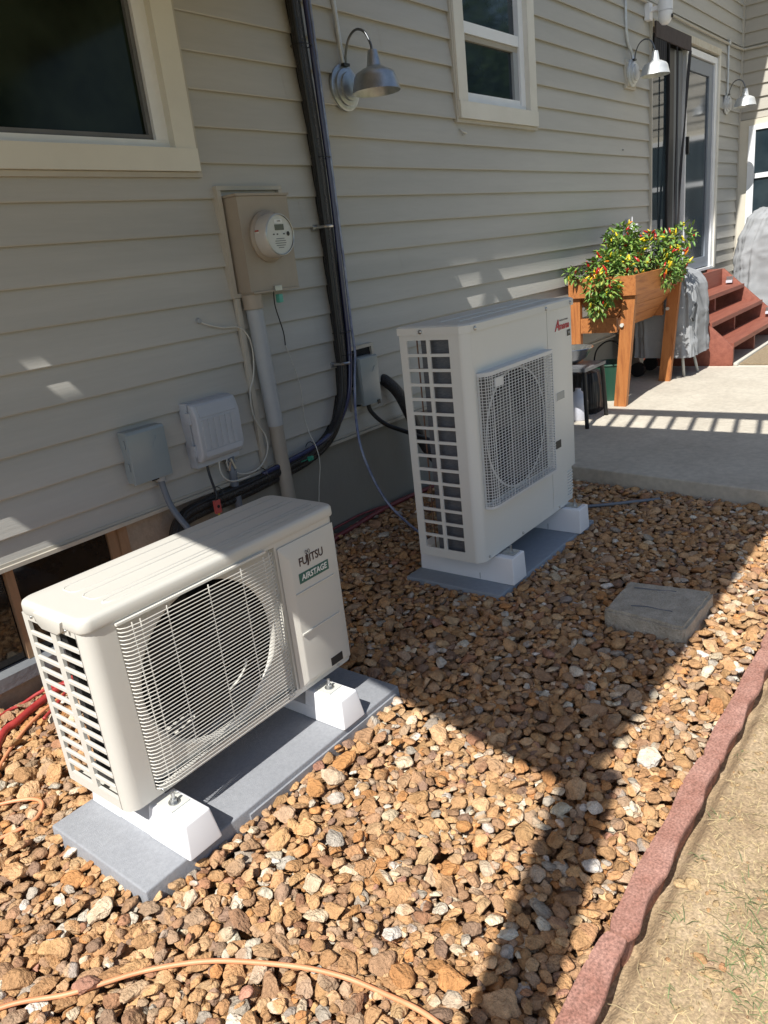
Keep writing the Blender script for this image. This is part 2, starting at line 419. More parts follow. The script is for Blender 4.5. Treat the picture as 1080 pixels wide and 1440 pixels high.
def window(x0, x1, z0, z1, name, double, mcas, cw, sillh):
    """x0..x1, z0..z1 is the outer line of the J trim"""
    w = part('window', bx(x0+.02, x1-.02, .045, .055, z0+.02, z1-.02), DARK, house)
    jt = .018
    f = B()
    for a in ((x0, x0+jt, z0+jt, z1-jt), (x1-jt, x1, z0+jt, z1-jt), (x0, x1, z0, z0+jt-.0005), (x0, x1, z1-jt+.0005, z1)):
        box(f, a[0], a[1], -.028, .01, a[2], a[3])
    part('j_trim', f, SIDTRIM, w, bevel=.003)
    a0, a1, b0, b1 = x0+jt+.001, x1-jt-.001, z0+jt+.001, z1-jt-.001
    part('casing', bx(a0, a0+cw, -.040, .02, b0+sillh+.001, b1), mcas, w, bevel=.004)
    part('casing', bx(a1-cw, a1, -.040, .02, b0+sillh+.001, b1), mcas, w, bevel=.004)
    part('sill', bx(a0, a1, -.046, .02, b0, b0+sillh), mcas, w, bevel=.004)
    part('head_casing', bx(a0+cw+.001, a1-cw-.001, -.040, .02, b1-cw, b1), mcas, w, bevel=.004)
    fx0, fx1, fz0, fz1 = a0+cw, a1-cw, b0+sillh, b1-cw
    fr = B(); t = .055
    for q in ((fx0, fx0+t, fz0+.03, fz1-t), (fx1-t, fx1, fz0+.03, fz1-t), (fx0, fx1, fz0, fz0+.0295), (fx0, fx1, fz1-t+.0005, fz1)):
        box(fr, q[0], q[1], -.008, .03, q[2], q[3])
    part('frame', fr, VINYL, w, bevel=.003)
    g0, g1, h0, h1 = fx0+t+.002, fx1-t-.002, fz0+.032, fz1-t-.002
    return w, g0, g1, h0, h1
w1, g0, g1, h0, h1 = window(.35, 2.072, 1.660, 2.985, 'w1', False, CASING, .095, .078)
part('pane', bx(g0, g1, .022, .028, h0, h1), GLASS, w1)
f = B(); t = .016
for q in ((g1-t, g1, h0+t, h1), (g0, g0+t, h0+t, h1), (g0, g1, h0, h0+t)): box(f, q[0], q[1], .006, .0215, q[2], q[3])
part('screen_frame', f, SCREEN, w1, bevel=.002)
w2, g0, g1, h0, h1 = window(3.92, 4.884, 1.950, 3.02, 'w2', True, CASW, .092, .085)
part('pane', bx(g0, g1, .024, .029, h0, h1), GLASSB, w2)
part('meeting_rail', bx(g0, g1, -.003, .020, 2.405, 2.462), VINYL, w2, bevel=.003)
part('sash_rail', bx(g0, g1, .006, .0235, 2.375, 2.403), mat('taupe_sash', (.36,.33,.27), rough=.5), w2, bevel=.002)
part('sash_rail', bx(g0, g1, .004, .0235, h0, h0+.028), VINYL, w2, bevel=.002)
part('sash_stile', bx(g1-.055, g1, .006, .0235, h0+.029, 2.374), GREYV, w2, bevel=.002)
# wing window
ww = part('wing_window', bx(9.775, 9.79, -1.28, -.125, .3, 2.26), DARK, house)
WF = mat('wing_cream', (.60,.56,.46), (.64,.60,.50), rough=.5, scale=3)
part('casing', bx(9.762, 9.80, -.118, -.022, .12, 2.262), WF, ww, bevel=.003)
part('head_casing', bx(9.760, 9.80, -1.28, -.119, 2.20, 2.262), WF, ww, bevel=.003)
part('frame', bx(9.748, 9.774, -.19, -.120, .5, 2.199), VINYL, ww, bevel=.003)
part('frame', bx(9.748, 9.774, -1.2, -.191, 2.15, 2.199), VINYL, ww, bevel=.003)
part('meeting_rail', bx(9.745, 9.774, -1.2, -.191, 1.66, 1.71), VINYL, ww, bevel=.003)
part('pane', bx(9.764, 9.773, -1.2, -.191, .5, 2.149), GLASSB, ww)

# sliding door
dr = part('sliding_door', bx(6.98, 8.85, .06, .085, .81, 2.83), DARK, house)
f = B(); box(f, 8.832, 8.888, -.045, .03, .80, 2.80); part('casing', f, CASW, dr, bevel=.004)
part('head_casing', bx(6.962, 8.888, -.045, .03, 2.801, 2.858), mat('stained_cream', (.60,.56,.46), (.48,.40,.27), rough=.6, scale=14, lo=.45, hi=.75), dr, bevel=.004)
part('frame', bx(8.755, 8.830, -.030, .03, .82, 2.72), VINYL, dr, bevel=.005)
part('frame', bx(7.87, 8.830, -.030, .03, 2.7215, 2.775), VINYL, dr, bevel=.005)
part('frame', bx(6.99, 8.830, -.04, .03, .795, .8195), VINYL, dr, bevel=.004)
part('j_trim', bx(6.945, 6.963, -.036, .02, .48, 2.86), SIDTRIM, dr, bevel=.003)
part('jamb', bx(6.964, 7.02, -.018, .03, .82, 2.80), GREYV, dr, bevel=.003)
part('pane', bx(7.021, 7.46, .018, .024, .86, 2.72), GLASSB, dr)
for xa, xb, mm, ya in ((7.461, 7.60, BLACK, -.004), (7.602, 7.68, mat('shaded_stile', (.16,.175,.19), rough=.5), .0), (7.70, 7.80, MATS['shaded_stile'], -.012)):  # one black stile, the others an even dark grey
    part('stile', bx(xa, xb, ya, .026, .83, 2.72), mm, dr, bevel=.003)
part('stile', bx(7.845, 7.872, -.034, .014, .83, 2.74), VINYL, dr, bevel=.003)
part('pane', bx(7.873, 8.70, .004, .009, .93, 2.66), GLASSD, dr)
for q in ((8.62, 8.752, .83, 2.71), (7.873, 7.90, .83, 2.71)): part('stile', bx(q[0], q[1], -.012, .003, q[2], q[3]), mat('screen_stile', (.22,.25,.29), rough=.5), dr, bevel=.003)
part('rail', bx(7.901, 8.619, -.012, .003, 2.60, 2.71), MATS['screen_stile'], dr, bevel=.003)
part('rail', bx(7.901, 8.619, -.012, .003, .83, .93), MATS['screen_stile'], dr, bevel=.003)
part('handle', bx(7.85, 7.872, -.062, -.036, 1.88, 2.03), BLACK, dr, bevel=.004)
# hanging mesh curtain over the left half
cur = thing('mesh_curtain', 'dark mesh fly curtain with a brown header over the left half of the sliding door', 'curtain', (7.4, -.06, .85))
part('header', bx(6.97, 7.88, -.062, -.047, 2.725, 2.84), MESHB, cur, bevel=.003)
f = B(); pts = []
for i in range(16):
    t = i/15; z = 2.72-1.82*t; x = 7.84-.34*t*(1.4-.4*t); w = .05-.02*math.sin(3*t)
    pts.append((x, z, w))
va = [[f.verts.new((x-w/2, -.062+.006*math.sin(i), z)), f.verts.new((x, -.078, z)), f.verts.new((x+w/2, -.060, z))] for i, (x, z, w) in enumerate(pts)]
for a, b in zip(va, va[1:]):
    for j in range(2): f.faces.new((a[j], b[j], b[j+1], a[j+1]))
part('gathered_panel', f, MESH, cur, smooth=True)
f = B()
for x in (7.30, 7.50): tube(f, spline([(x, -.057, 2.72), (x+.01, -.06, 2.2), (x-.02, -.058, 1.5), (x+.02, -.056, .95)], 5), .006, 5)
part('strap', f, MESH, cur)
f = B(); va = []
for i in range(25):
    x = 6.98+.28*i/24
    va.append([f.verts.new((x+(.05*math.sin(z*2)), -.058+.006*math.sin(i*1.4+z), z)) for z in np.linspace(2.722, 2.58, 3)])
for a, b in zip(va, va[1:]):
    for j in range(2): f.faces.new((a[j], b[j], b[j+1], a[j+1]))
part('valance', f, MESH, cur, smooth=True)

# eave gutter
part('gutter', bx(-1.2, 9.7, -.575, -.562, ZTOP-.02, ZTOP+.1), WFL, house, bevel=.01)

# ------------------------------------------------------------------ elevated deck (out of frame; casts the big shadow)
deck = thing('elevated_deck', 'raised timber deck on a post with a balustrade, overhead behind the camera', 'deck', (-.47, -2.15, 0))
f = B(); prism(f, [(-.178, -.268), (-.539, -2.19), (2.63, -2.19), (2.63, -.268)], 'z', 2.50, 2.65); part('deck_platform', f, DECKW, deck)
part('ledger_board', bx(-.42, 2.63, -.228, -.035, 2.50, 2.65), DECKW, deck)  # added strip, reaches past the platform to keep sun off the wall
for xa, xb in ((-.42, -.10), (-.06, -.005), (.19, 1.08), (1.16, 1.58), (1.68, 1.76), (1.82, 2.3), (2.36, 2.63)): part('added_gap_strip', bx(xa, xb, -.2675, -.2285, 2.50, 2.65), DECKW, deck)  # added pieces, spaced so the gaps drop sun patches on the siding
part('stair_board', bx(-.42, -.18, -.34, -.269, 2.50, 2.65), DECKW, deck)  # added out-of-view piece that shades the near end of the siding
part('post', bx(-.535, -.420, -2.238, -2.122, -.05, 2.498), DECKW, deck)
part('handrail', bx(2.50, 2.645, -2.19, -.05, 3.23, 3.27), DECKW, deck)
part('handrail', bx(-.5, 2.498, -2.23, -2.11, 3.23, 3.27), DECKW, deck)
for i in range(17):
    y = -2.12+i*.1285; part('baluster', bx(2.575, 2.603, y-.014, y+.014, 2.652, 3.229), DECKW, deck)
for i in range(22):
    x = -.4+i*.135; part('baluster', bx(x-.015, x+.015, -2.185, -2.155, 2.652, 3.229), DECKW, deck)
part('post', bx(2.5, 2.59, -2.1, -2.01, .102, 2.498), DECKW, deck) if False else None

# ------------------------------------------------------------------ utilities on the wall
ms = thing('meter_socket', 'taupe steel meter socket with a round glass electric meter on the siding', 'electric meter', (2.29, -.015, 1.22))
f = B(); box(f, 2.152, 2.43, -.105, -.014, 1.222, 1.582); part('enclosure', f, METERB, ms, bevel=.006)
part('hood', bx(2.146, 2.436, -.112, -.012, 1.583, 1.592), METERB, ms, bevel=.002)
f = B()
for q in ((2.118, 2.138, 1.222, 1.612), (2.118, 2.475, 1.6125, 1.628), (2.118, 2.21, 1.205, 1.2215), (2.455, 2.475, 1.222, 1.612)): box(f, q[0], q[1], -.038, .0, q[2], q[3])
part('mounting_trim', f, SIDTRIM, ms, bevel=.003)
part('latch', bx(2.275, 2.315, -.118, -.1055, 1.215, 1.235), STEEL, ms, bevel=.003)
part('bottom_flange', bx(2.16, 2.425, -.112, -.03, 1.214, 1.2215), METERB, ms)
c = (2.285, -.105, 1.428)
f = B(); lathe(f, [(.097, 0), (.099, -.012), (.092, -.018), (.088, -.02)], c, 'y', 40, True); part('ring', f, METERB, ms, smooth='auto')
f = B(); lathe(f, [(.086, -.018), (.085, -.064), (.080, -.076), (.074, -.0765)], c, 'y', 40, False); mt = part('meter_cover', f, METERC, ms, smooth='auto')
f = B(); lathe(f, [(.0745, -.0735), (.0, -.0736)], c, 'y', 40); part('dial_face', f, METERF, mt)
f = B(); lathe(f, [(.0785, -.077), (.0755, -.080), (.0735, -.077)], c, 'y', 40); part('bezel', f, STEEL, mt, smooth=True)
yf = -.105-.0742
part('lcd_display', bx(2.262, 2.312, yf-.0008, yf+.0004, 1.445, 1.467), LCD, mt)
part('label_plate', bx(2.262, 2.306, yf-.0006, yf+.0004, 1.472, 1.486), PRINTW, mt)
f = B(); lathe(f, [(.009, -.001), (.0, -.0012)], (2.332, yf, 1.43), 'y', 12, True)
for x in (2.248, 2.268, 2.305): box(f, x, x+.008, yf-.0008, yf+.0004, 1.428, 1.433)
part('ports', f, BLACK, mt)
part('barcode_sticker', bx(2.2005, 2.203, -.15, -.135, 1.43, 1.445), PRINTW, mt)
for i, s in enumerate(('TYPE 2S  CL200', '240V 3W 60Hz', 'kWh', 'WATTHOUR METER')):
    if i in (2,): text('lettering', s, INK, mt, (2.288, yf-.0009, 1.479), .009, depth=.0002)
for i, wd in enumerate((.045, .058, .06, .05, .03)):
    z = 1.412-.0085*i; part('print_line', bx(2.285-wd/2, 2.285+wd/2, yf-.0007, yf+.0004, z, z+.0025), mat('grey_print', (.12,.13,.13), rough=.5), mt)
part('warning_label', bx(2.1985, 2.2002, -.150, -.130, 1.447, 1.452), REDP, mt)
mc = thing('meter_conduit', 'thick grey conduit running down from the meter socket to the ground', 'conduit', (2.205, -.055, 0))
f = B(); cyl(f, (2.193, -.06, 1.213), (2.193, -.06, 1.155), .041, 24); part('coupling', f, METERB, mc, smooth='auto')
f = B(); tube(f, [(2.197, -.058, 1.1545), (2.215, -.056, .66)], .0345, 24); part('upper_pipe', f, PVC, mc, smooth='auto')
f = B(); tube(f, [(2.215, -.056, .6595), (2.235, -.055, .0)], .031, 24); part('lower_pipe', f, PVCT, mc, smooth='auto', label='taupe painted lower length of the conduit')
f = B(); box(f, 2.128, 2.152, -.034, -.014, .462, 1.204)
solo('trim_strip', f, SIDTRIM, 'narrow taupe channel strip running down the siding left of the thick conduit', 'trim strip', bevel=.003)

gb = thing('generator_box', 'small blue grey electrical box nearest the camera with a dark conduit below', 'electrical box', (1.555, -.015, .61))
part('enclosure', bx(1.482, 1.632, -.055, -.012, .612, .799), BOXG, gb, bevel=.005)
f = B(); prism(f, [(-.056, .608), (-.073, .611), (-.075, .796), (-.068, .806), (-.02, .806), (-.02, .7995), (-.056, .7995)], 'x', 1.476, 1.640); part('cover', f, BOXG, gb, bevel=.003)
for z in (.66, .745): part('hinge', bx(1.4745, 1.4815, -.055, -.043, z, z+.03), BOXG, gb, bevel=.002)
f = B(); tube(f, [(1.578, -.0752, .741), (1.598, -.0762, .764)], .0012, 5); tube(f, [(1.57, -.0752, .725), (1.60, -.0754, .770), (1.585, -.0754, .770)], .0012, 5)
part('embossed_check_mark', f, BOXG, gb)
part('slot', bx(1.545, 1.575, -.0740, -.070, .6075, .612), BLACK, gb)
f = B(); tube(f, spline([(1.60, -.045, .615), (1.60, -.05, .56), (1.605, -.08, .47), (1.625, -.17, .36), (1.65, -.25, .30)], 8), .0125, 12); part('conduit', f, PVCD, gb, smooth=True)
f = B(); cyl(f, (1.60, -.045, .611), (1.60, -.045, .592), .019, 12); part('fitting', f, GREYV, gb, smooth='auto')

tb = thing('telecom_box', 'pale grey ribbed plastic telecom box with rounded corners on the siding', 'telecom box', (1.87, -.015, .59))
f = B(); box(f, 1.765, 1.985, -.060, -.012, .590, .848); part('back_shell', f, BOXW, tb, bevel=.014, seg=3)
f = B(); prism(f, [(-.061, .612), (-.090, .616), (-.106, .65), (-.106, .79), (-.090, .842), (-.061, .850)], 'x', 1.766, 1.988); lid = part('lid', f, BOXW, tb, bevel=.012, seg=3)
for i in range(6):
    x = 1.79+i*.029; f = B(); box(f, x, x+.017, -.1095, -.1055, .662, .782); part('rib', f, BOXW, lid, bevel=.0035)
part('label_panel', bx(1.785, 1.965, -.1215, -.1175, .790, .822), BOXW, lid, bevel=.002) if False else None
f = B(); prism(f, [(-.1085, .792), (-.1055, .790), (-.0925, .834), (-.0955, .836)], 'x', 1.785, 1.965); part('label_panel', f, BOXW, lid)
f = B(); box(f, 1.785, 1.97, -.1085, -.1045, .636, .657); part('lower_panel', f, BOXW, lid, bevel=.002)
for z in (.64, .77): part('hinge', bx(1.755, 1.7655, -.078, -.05, z, z+.045), BOXW, tb, bevel=.003)
f = B(); tube(f, spline([(1.986, -.05, .745), (2.008, -.05, .742), (2.008, -.05, .722), (1.986, -.05, .72)], 4), .003, 6); part('padlock_loop', f, BOXW, tb, smooth=True)
f = B(); tube(f, [(1.94, -.05, .592), (1.945, -.045, .50), (1.95, -.04, .30), (1.95, -.05, .02)], .0165, 12); part('conduit', f, PVCD, tb, smooth=True)
f = B()
for i in range(14): 
    a = random.random()*6.28; tube(f, [(1.943+.018*math.cos(a), -.047+.018*math.sin(a), .56+.03*math.sin(i)), (1.946+.021*math.cos(a+.6), -.046+.021*math.sin(a+.6), .555+.02*math.sin(i*2))], .006, 5)
part('foil_tape', f, STEEL, tb)

ds = thing('disconnect_box', 'grey metal disconnect box in a trim frame beside the black line set', 'electrical box', (2.86, -.015, .61))
f = B()
for q in ((2.757, 2.774, .610, .885), (2.957, 2.973, .61, .885), (2.757, 2.973, .8855, .902), (2.757, 2.973, .594, .6095)): box(f, q[0], q[1], -.032, .0, q[2], q[3])
part('mounting_trim', f, SIDTRIM, ds, bevel=.003)
part('back_plate', bx(2.775, 2.956, -.020, -.001, .61, .885), DARK, ds)
part('enclosure', bx(2.796, 2.918, -.070, -.0205, .622, .845), BOXG, ds, bevel=.004)
f = B(); prism(f, [(-.071, .615), (-.092, .619), (-.092, .846), (-.082, .852), (-.03, .852), (-.03, .8455), (-.071, .8455)], 'x', 2.786, 2.922); part('cover', f, BOXG, ds, bevel=.003)
f = B(); tube(f, [(2.87, -.0925, .775), (2.892, -.0935, .80)], .0012, 5); part('embossed_check_mark', f, BOXG, ds)
part('latch', bx(2.885, 2.905, -.096, -.0925, .61, .63), BLACK, ds)
f = B(); tube(f, spline([(2.862, -.05, .618), (2.868, -.06, .57), (2.91, -.11, .50), (2.99, -.19, .44), (3.08, -.26, .38), (3.15, -.45, .30), (3.10, -.6, .25)], 8), .0115, 10); part('whip', f, CABB, ds, smooth=True)
f = B(); tube(f, spline([(3.045, .0, .70), (3.05, -.03, .69), (3.085, -.075, .62), (3.13, -.11, .48), (3.19, -.15, .30), (3.2, -.3, .15)], 8), .030, 12)
solo('insulated_line', f, FOAM, 'thick black insulated pipe curving out of the siding behind the tall unit', 'pipe', smooth=True)

# line set bundle
ls = thing('line_set', 'bundle of black insulated refrigerant pipes running down the siding and along the foundation', 'pipe bundle', (2.72, -.05, .3))
path = [(2.672, 3.0), (2.684, 2.35), (2.693, 2.13), (2.713, 1.75), (2.712, 1.2), (2.71, .95), (2.70, .80), (2.665, .66), (2.58, .545), (2.42, .480), (2.20, .455), (1.95, .440), (1.76, .438), (1.66, .42), (1.60, .36), (1.585, .29), (1.62, .24), (1.70, .2)]
def off(dx, dzz, dy, y0=-.045):
    out = []
    for i, (x, z) in enumerate(path):
        a = min(1, max(0, (z-.5)/.4))          # vertical part: offset in x, horizontal part: offset in z
        yy = y0+dy
        if i >= 14: yy -= (.02, .06, .12, .30)[i-14]
        out.append((x+dx*a, yy, z-dx*(1-a)*(.9)))
    return spline(out, 6)
for k, (dx, dy, rr, mm, nm) in enumerate(((0, 0, .024, FOAM, 'insulated_pipe'), (.036, .012, .019, FOAM, 'insulated_pipe'), (.008, .028, .014, CABB, 'control_cable'), (-.016, -.012, .010, CABB, 'control_cable'))):
    f = B(); tube(f, off(dx, 0, dy), rr, 12); part(nm, f, mm, ls, smooth=True)
f = B(); tube(f, spline([(2.735, -.045, 3.0), (2.752, -.055, 2.35), (2.765, -.055, 2.0), (2.775, -.055, 1.6), (2.768, -.055, 1.2), (2.762, -.058, .95), (2.74, -.06, .79), (2.70, -.06, .67), (2.60, -.055, .56), (2.42, -.06, .505), (2.1, -.055, .47)], 8), .0115, 12)
part('navy_whip', f, NAVY, ls, smooth=True)
for z, x in ((2.17, 2.70), (1.74, 2.735), (.985, 2.728), (.88, 2.73)):
    f = B(); tube(f, [(x+.006+.050*math.cos(a_), -.045+.040*math.sin(a_), z) for a_ in np.linspace(0, 2*PI, 17)], .0018, 5); part('cable_tie', f, CABB, ls)
for (x, z) in ((2.42, .487), (2.1, .455), (1.85, .445)):
    f = B(); tube(f, [(x, -.048+.038*math.cos(a_), z+.044*math.sin(a_)) for a_ in np.linspace(0, 2*PI, 17)], .0018, 5); part('cable_tie', f, CABB, ls)
for z in (1.455, .842):
    f = B(); box(f, 2.655, 2.682, -.024, -.014, z-.012, z+.012); tube(f, spline([(2.678, -.022, z), (2.690, -.068, z), (2.712, -.076, z), (2.728, -.074, z)], 5), .0065, 6)
    part('pipe_strap', f, STEEL, ls, smooth='auto')
f = B(); tube(f, spline([(2.765, -.06, 3.0), (2.772, -.062, 2.35), (2.785, -.062, 1.75), (2.792, -.062, 1.3), (2.790, -.062, 1.0), (2.788, -.066, .88), (2.755, -.07, .74), (2.70, -.10, .60), (2.66, -.14, .46), (2.655, -.19, .32), (2.66, -.26, .19), (2.66, -.35, .11), (2.62, -.50, .05), (2.56, -.60, .03), (2.5, -.75, .03)], 8), .0065, 8)
solo('drain_tube', f, BLUET, 'thin clear blue drain tube hanging off the line set onto the gravel', 'tube', smooth=True)
# cables
def cable(name, pts, rr, m, label, cat='cable', n=8, seg=6):
    f = B(); tube(f, spline(pts, n), rr, seg); return solo(name, f, m, label, cat, smooth=True)
cable('white_cable', [(1.937, -.012, 1.142), (1.96, -.03, 1.125), (2.03, -.035, 1.103), (2.12, -.035, 1.09), (2.165, -.035, 1.04), (2.170, -.035, .96), (2.15, -.036, .88), (2.118, -.036, .82), (2.118, -.036, .72), (2.165, -.037, .62), (2.155, -.04, .55), (2.09, -.045, .50), (2.0, -.05, .50), (1.935, -.05, .535), (1.92, -.05, .575), (1.935, -.05, .60)], .0035, CABW, 'white cable from a hole in the siding looping down beside the thick conduit', seg=6)
cable('white_cable', [(1.885, -.05, .60), (1.875, -.055, .56), (1.885, -.06, .52), (1.93, -.06, .49), (2.02, -.06, .485)], .0035, CABW, 'short white cable looping out under the ribbed telecom box')
f = B(); lathe(f, [(.012, 0), (.010, -.012), (0, -.013)], (1.935, -.012, 1.142), 'y', 10, True); solo('cable_grommet', f, GREYV, 'dark grommet in the siding where the white cable comes out', 'grommet')
cable('ground_wire', [(2.33, -.05, 1.215), (2.335, -.04, 1.15), (2.365, -.035, 1.04), (2.37, -.03, .98)], .0028, CABB, 'thin black wire hanging below the meter socket')
cable('ground_wire', [(2.37, -.03, .98), (2.395, -.032, .90), (2.425, -.03, .78), (2.425, -.03, .62), (2.418, -.085, .50), (2.42, -.088, .42), (2.42, -.06, .3), (2.38, -.06, .1), (2.38, -.06, .0)], .0022, CABW, 'thin pale wire dropping from the black wire past the pipe bundle')
f = B(); box(f, 2.345, 2.375, -.10, -.088, .462, .482); box(f, 2.30, 2.345, -.095, -.09, .470, .474); solo('green_clamp', f, GREEN, 'small green tag on the pale wire over the pipe bundle', 'tag', bevel=.003)
f = B(); box(f, 2.31, 2.332, -.10, -.075, 1.165, 1.20); solo('meter_seal', f, mat('pale_green_seal', (.12,.42,.34), rough=.3), 'pale green plastic seal hanging under the meter socket', 'seal', bevel=.004)
cl = thing('cable_lug', 'red cable lug on a black wire hanging below the ribbed telecom box', 'cable lug', (1.79, -.09, .38))
f = B(); tube(f, spline([(1.82, -.05, .60), (1.815, -.06, .55), (1.80, -.10, .48), (1.795, -.10, .455)], 6), .0055, 8); part('wire', f, CABB, cl, smooth=True)
f = B(); box(f, 1.778, 1.806, -.108, -.096, .402, .456); part('lug', f, PINK, cl, bevel=.005)
f = B(); cyl(f, (1.793, -.109, .43), (1.793, -.095, .43), .007, 10); part('stud', f, BLACK, cl)
f = B(); tube(f, [(1.794, -.10, .401), (1.80, -.10, .355)], .004, 6); part('yellow_sleeve', f, YEL, cl)

# barn lamps
lamp = thing('barn_lamp', 'galvanised gooseneck barn lamp nearest the camera, right of the black line set', 'wall lamp', (2.990, -.014, 2.040), 'galvanised barn lamps along the wall')
WL[lamp] = Vector((0,0,0)); 
f = B(); lathe(f, [(.095, 0), (.096, -.014), (.088, -.018), (.078, -.019), (.077, -.030), (.068, -.034), (.060, -.035), (.058, -.045), (.04, -.050), (0, -.052)], (0,0,0), 'y', 36, True)
part('base', f, GALV, lamp, smooth='auto', ang=40)
f = B(); tube(f, spline([(0, -.03, .085), (0, -.035, .13), (0, -.062, .185), (0, -.105, .208), (0, -.150, .190), (0, -.178, .140), (0, -.182, .108)], 6), .0055, 8); arm = part('gooseneck', f, mat('dark_arm', (.16,.17,.18), rough=.35, metal=.7), lamp, smooth=True)
f = B(); lathe(f, [(.0, .112), (.020, .112), (.022, .106), (.031, .052), (.036, .046), (.052, .040), (.082, .024), (.092, .010), (.0955, -.004), (.107, -.048), (.109, -.052), (.106, -.052), (.094, -.006), (.075, .020), (.0, .030)], (0, -.185, 0), 'z', 40)
shade = part('shade', f, GALV, lamp, smooth='auto', ang=40)
f = B(); lathe(f, [(.0, -.030), (.018, -.024), (.026, -.008), (.016, .014), (.012, .028)], (0, -.185, -.005), 'z', 16); part('bulb', f, WFL, shade, smooth=True)
f = B(); box(f, -.02, .02, -.036, -.018, .083, .094); part('clamp', f, BLACK, lamp, bevel=.003)
WL[lamp] = Vector(lamp.location)
l2 = dup(lamp, (6.50, -.030, 2.425), 'galvanised gooseneck barn lamp on a square plate left of the sliding door')
l3 = dup(lamp, (9.22, -.014, 2.395), 'galvanised gooseneck barn lamp right of the sliding door near the house corner')
for L_ in (l2, l3):
    for ch in L_.children:
        if ch.name.startswith('shade') or ch.name.startswith('base'):
            ch.data = ch.data.copy(); ch.data.materials[0] = GALVL
WL[l2] = Vector(l2.location)
f = B(); box(f, 6.395, 6.605, -.028, -.004, 2.315, 2.515); box(f, 6.412, 6.588, -.036, -.0285, 2.332, 2.498)
solo('lamp_plate', f, SIDTRIM, 'square taupe mounting plate behind the lamp left of the sliding door', 'mounting plate', bevel=.004)
def conduit(pts, label, rr=.011, m=None):
    f = B(); tube(f, spline(pts, 8), rr, 12); return solo('steel_conduit', f, m or GALVL, label, 'conduit', smooth=True)
conduit([(2.950, -.022, 3.1), (2.962, -.024, 2.6), (2.970, -.026, 2.40), (2.980, -.03, 2.20), (2.985, -.034, 2.125)], 'steel conduit dropping to the barn lamp nearest the camera')
conduit([(6.40, -.022, 3.3), (6.405, -.024, 2.95), (6.41, -.026, 2.72), (6.44, -.03, 2.62), (6.49, -.04, 2.56), (6.495, -.05, 2.51)], 'steel conduit dropping to the lamp left of the sliding door')
conduit([(9.20, -.026, 2.945), (9.20, -.03, 2.7), (9.205, -.03, 2.48)], 'steel conduit dropping to the lamp near the house corner')
conduit([(6.2, -.022, 2.965), (7.0, -.030, 2.955), (8.2, -.030, 2.945), (9.2, -.030, 2.945), (9.70, -.030, 2.955), (9.755, -.045, 2.955), (9.770, -.10, 2.955), (9.772, -.6, 2.95), (9.772, -1.5, 2.95)], 'painted horizontal conduit running above the sliding door and round the house corner', .012, SIDTRIM)
f = B(); box(f, 9.17, 9.24, -.05, -.016, 2.93, 2.975); solo('junction_fitting', f, STEEL, 'small fitting where the last lamp conduit meets the horizontal conduit', 'conduit fitting', bevel=.005)
# camera
sc = thing('security_camera', 'white outdoor security camera with two aerials above the sliding door', 'camera', (6.93, -.02, 2.86))
part('bracket', bx(6.83, 6.90, -.055, -.014, 2.83, 2.945), WHITEP, sc, bevel=.012)
part('arm', bx(6.85, 6.885, -.12, -.0555, 2.885, 2.915), WHITEP, sc, bevel=.006)
f = B(); lathe(f, [(0, .075), (.05, .075), (.056, .068), (.056, .0)], (6.868, -.165, 2.865), 'z', 24); part('body', f, WHITEP, sc, smooth='auto')
f = B(); lathe(f, [(.054, -.002), (.053, -.03), (.046, -.065), (.028, -.09), (0, -.098)], (6.868, -.165, 2.865), 'z', 24); hd = part('head', f, WHITEP, sc, smooth=True)
f = B(); lathe(f, [(.016, -.01), (.012, -.018), (0, -.020)], (6.868, -.207, 2.82), 'y', 14, True); part('lens', f, BLACK, hd, smooth=True)
for x in (6.83, 6.90):
    f = B(); cyl(f, (x, -.15, 2.92), (x, -.15, 3.10), .006, 8); part('aerial', f, WHITEP, sc, smooth='auto')
# hook on the siding
f = B(); tube(f, spline([(3.96, -.016, 1.915), (3.97, -.032, 1.90), (3.995, -.034, 1.895), (4.01, -.022, 1.902)], 5), .006, 7); tube(f, [(3.985, -.016, 1.895), (3.99, -.014, 1.85)], .0016, 5)
solo('siding_hook', f, CABW, 'small cream hook stuck to the siding under the second window', 'hook', smooth=True)
f = B(); lathe(f, [(.008, 0), (.006, -.012), (0, -.013)], (6.35, -.014, 1.88), 'y', 8, True); solo('screw_eye', f, STEEL, 'tiny screw in the siding left of the sliding door', 'screw')
f = B(); box(f, 6.40, 6.47, -.03, -.005, 1.24, 1.36)
ou = thing('outdoor_outlet', 'white cylinder fitting on the siding above the pepper plants', 'fixture', (6.44, -.01, 1.24))
part('back_box', f, GREYV, ou, bevel=.004)
f = B(); cyl(f, (6.47, -.06, 1.262), (6.47, -.06, 1.325), .034, 16); part('cap', f, WHITEP, ou, smooth='auto')
f = B(); cyl(f, (6.46, -.05, 1.326), (6.46, -.05, 1.38), .005, 8); part('pin', f, WHITEP, ou, smooth='auto')

# ------------------------------------------------------------------ heat pump near (beige)
fu = thing('heat_pump', 'short beige outdoor heat pump with a round fan behind wire grille, nearest the camera', 'heat pump', (1.07, -.92, .165))
X0, X1, Y0, Y1, Z0, Z1 = .672, 1.464, -1.052, -.792, .168, .628
def rrect(x0, x1, y0, y1, rad, n=5, corners=(1,1,1,1)):
    out = []
    for (cx, cy, a0, on) in ((x0, y0, PI, corners[0]), (x1, y0, 1.5*PI, corners[1]), (x1, y1, 0, corners[2]), (x0, y1, .5*PI, corners[3])):
        rr_ = rad if on else .004
        sx = 1 if cx == x0 else -1; sy = 1 if cy == y0 else -1
        for i in range(n+1):
            a = a0+i*PI/2/n; out.append((cx+sx*rr_+rr_*math.cos(a), cy+sy*rr_+rr_*math.sin(a)))
    return out
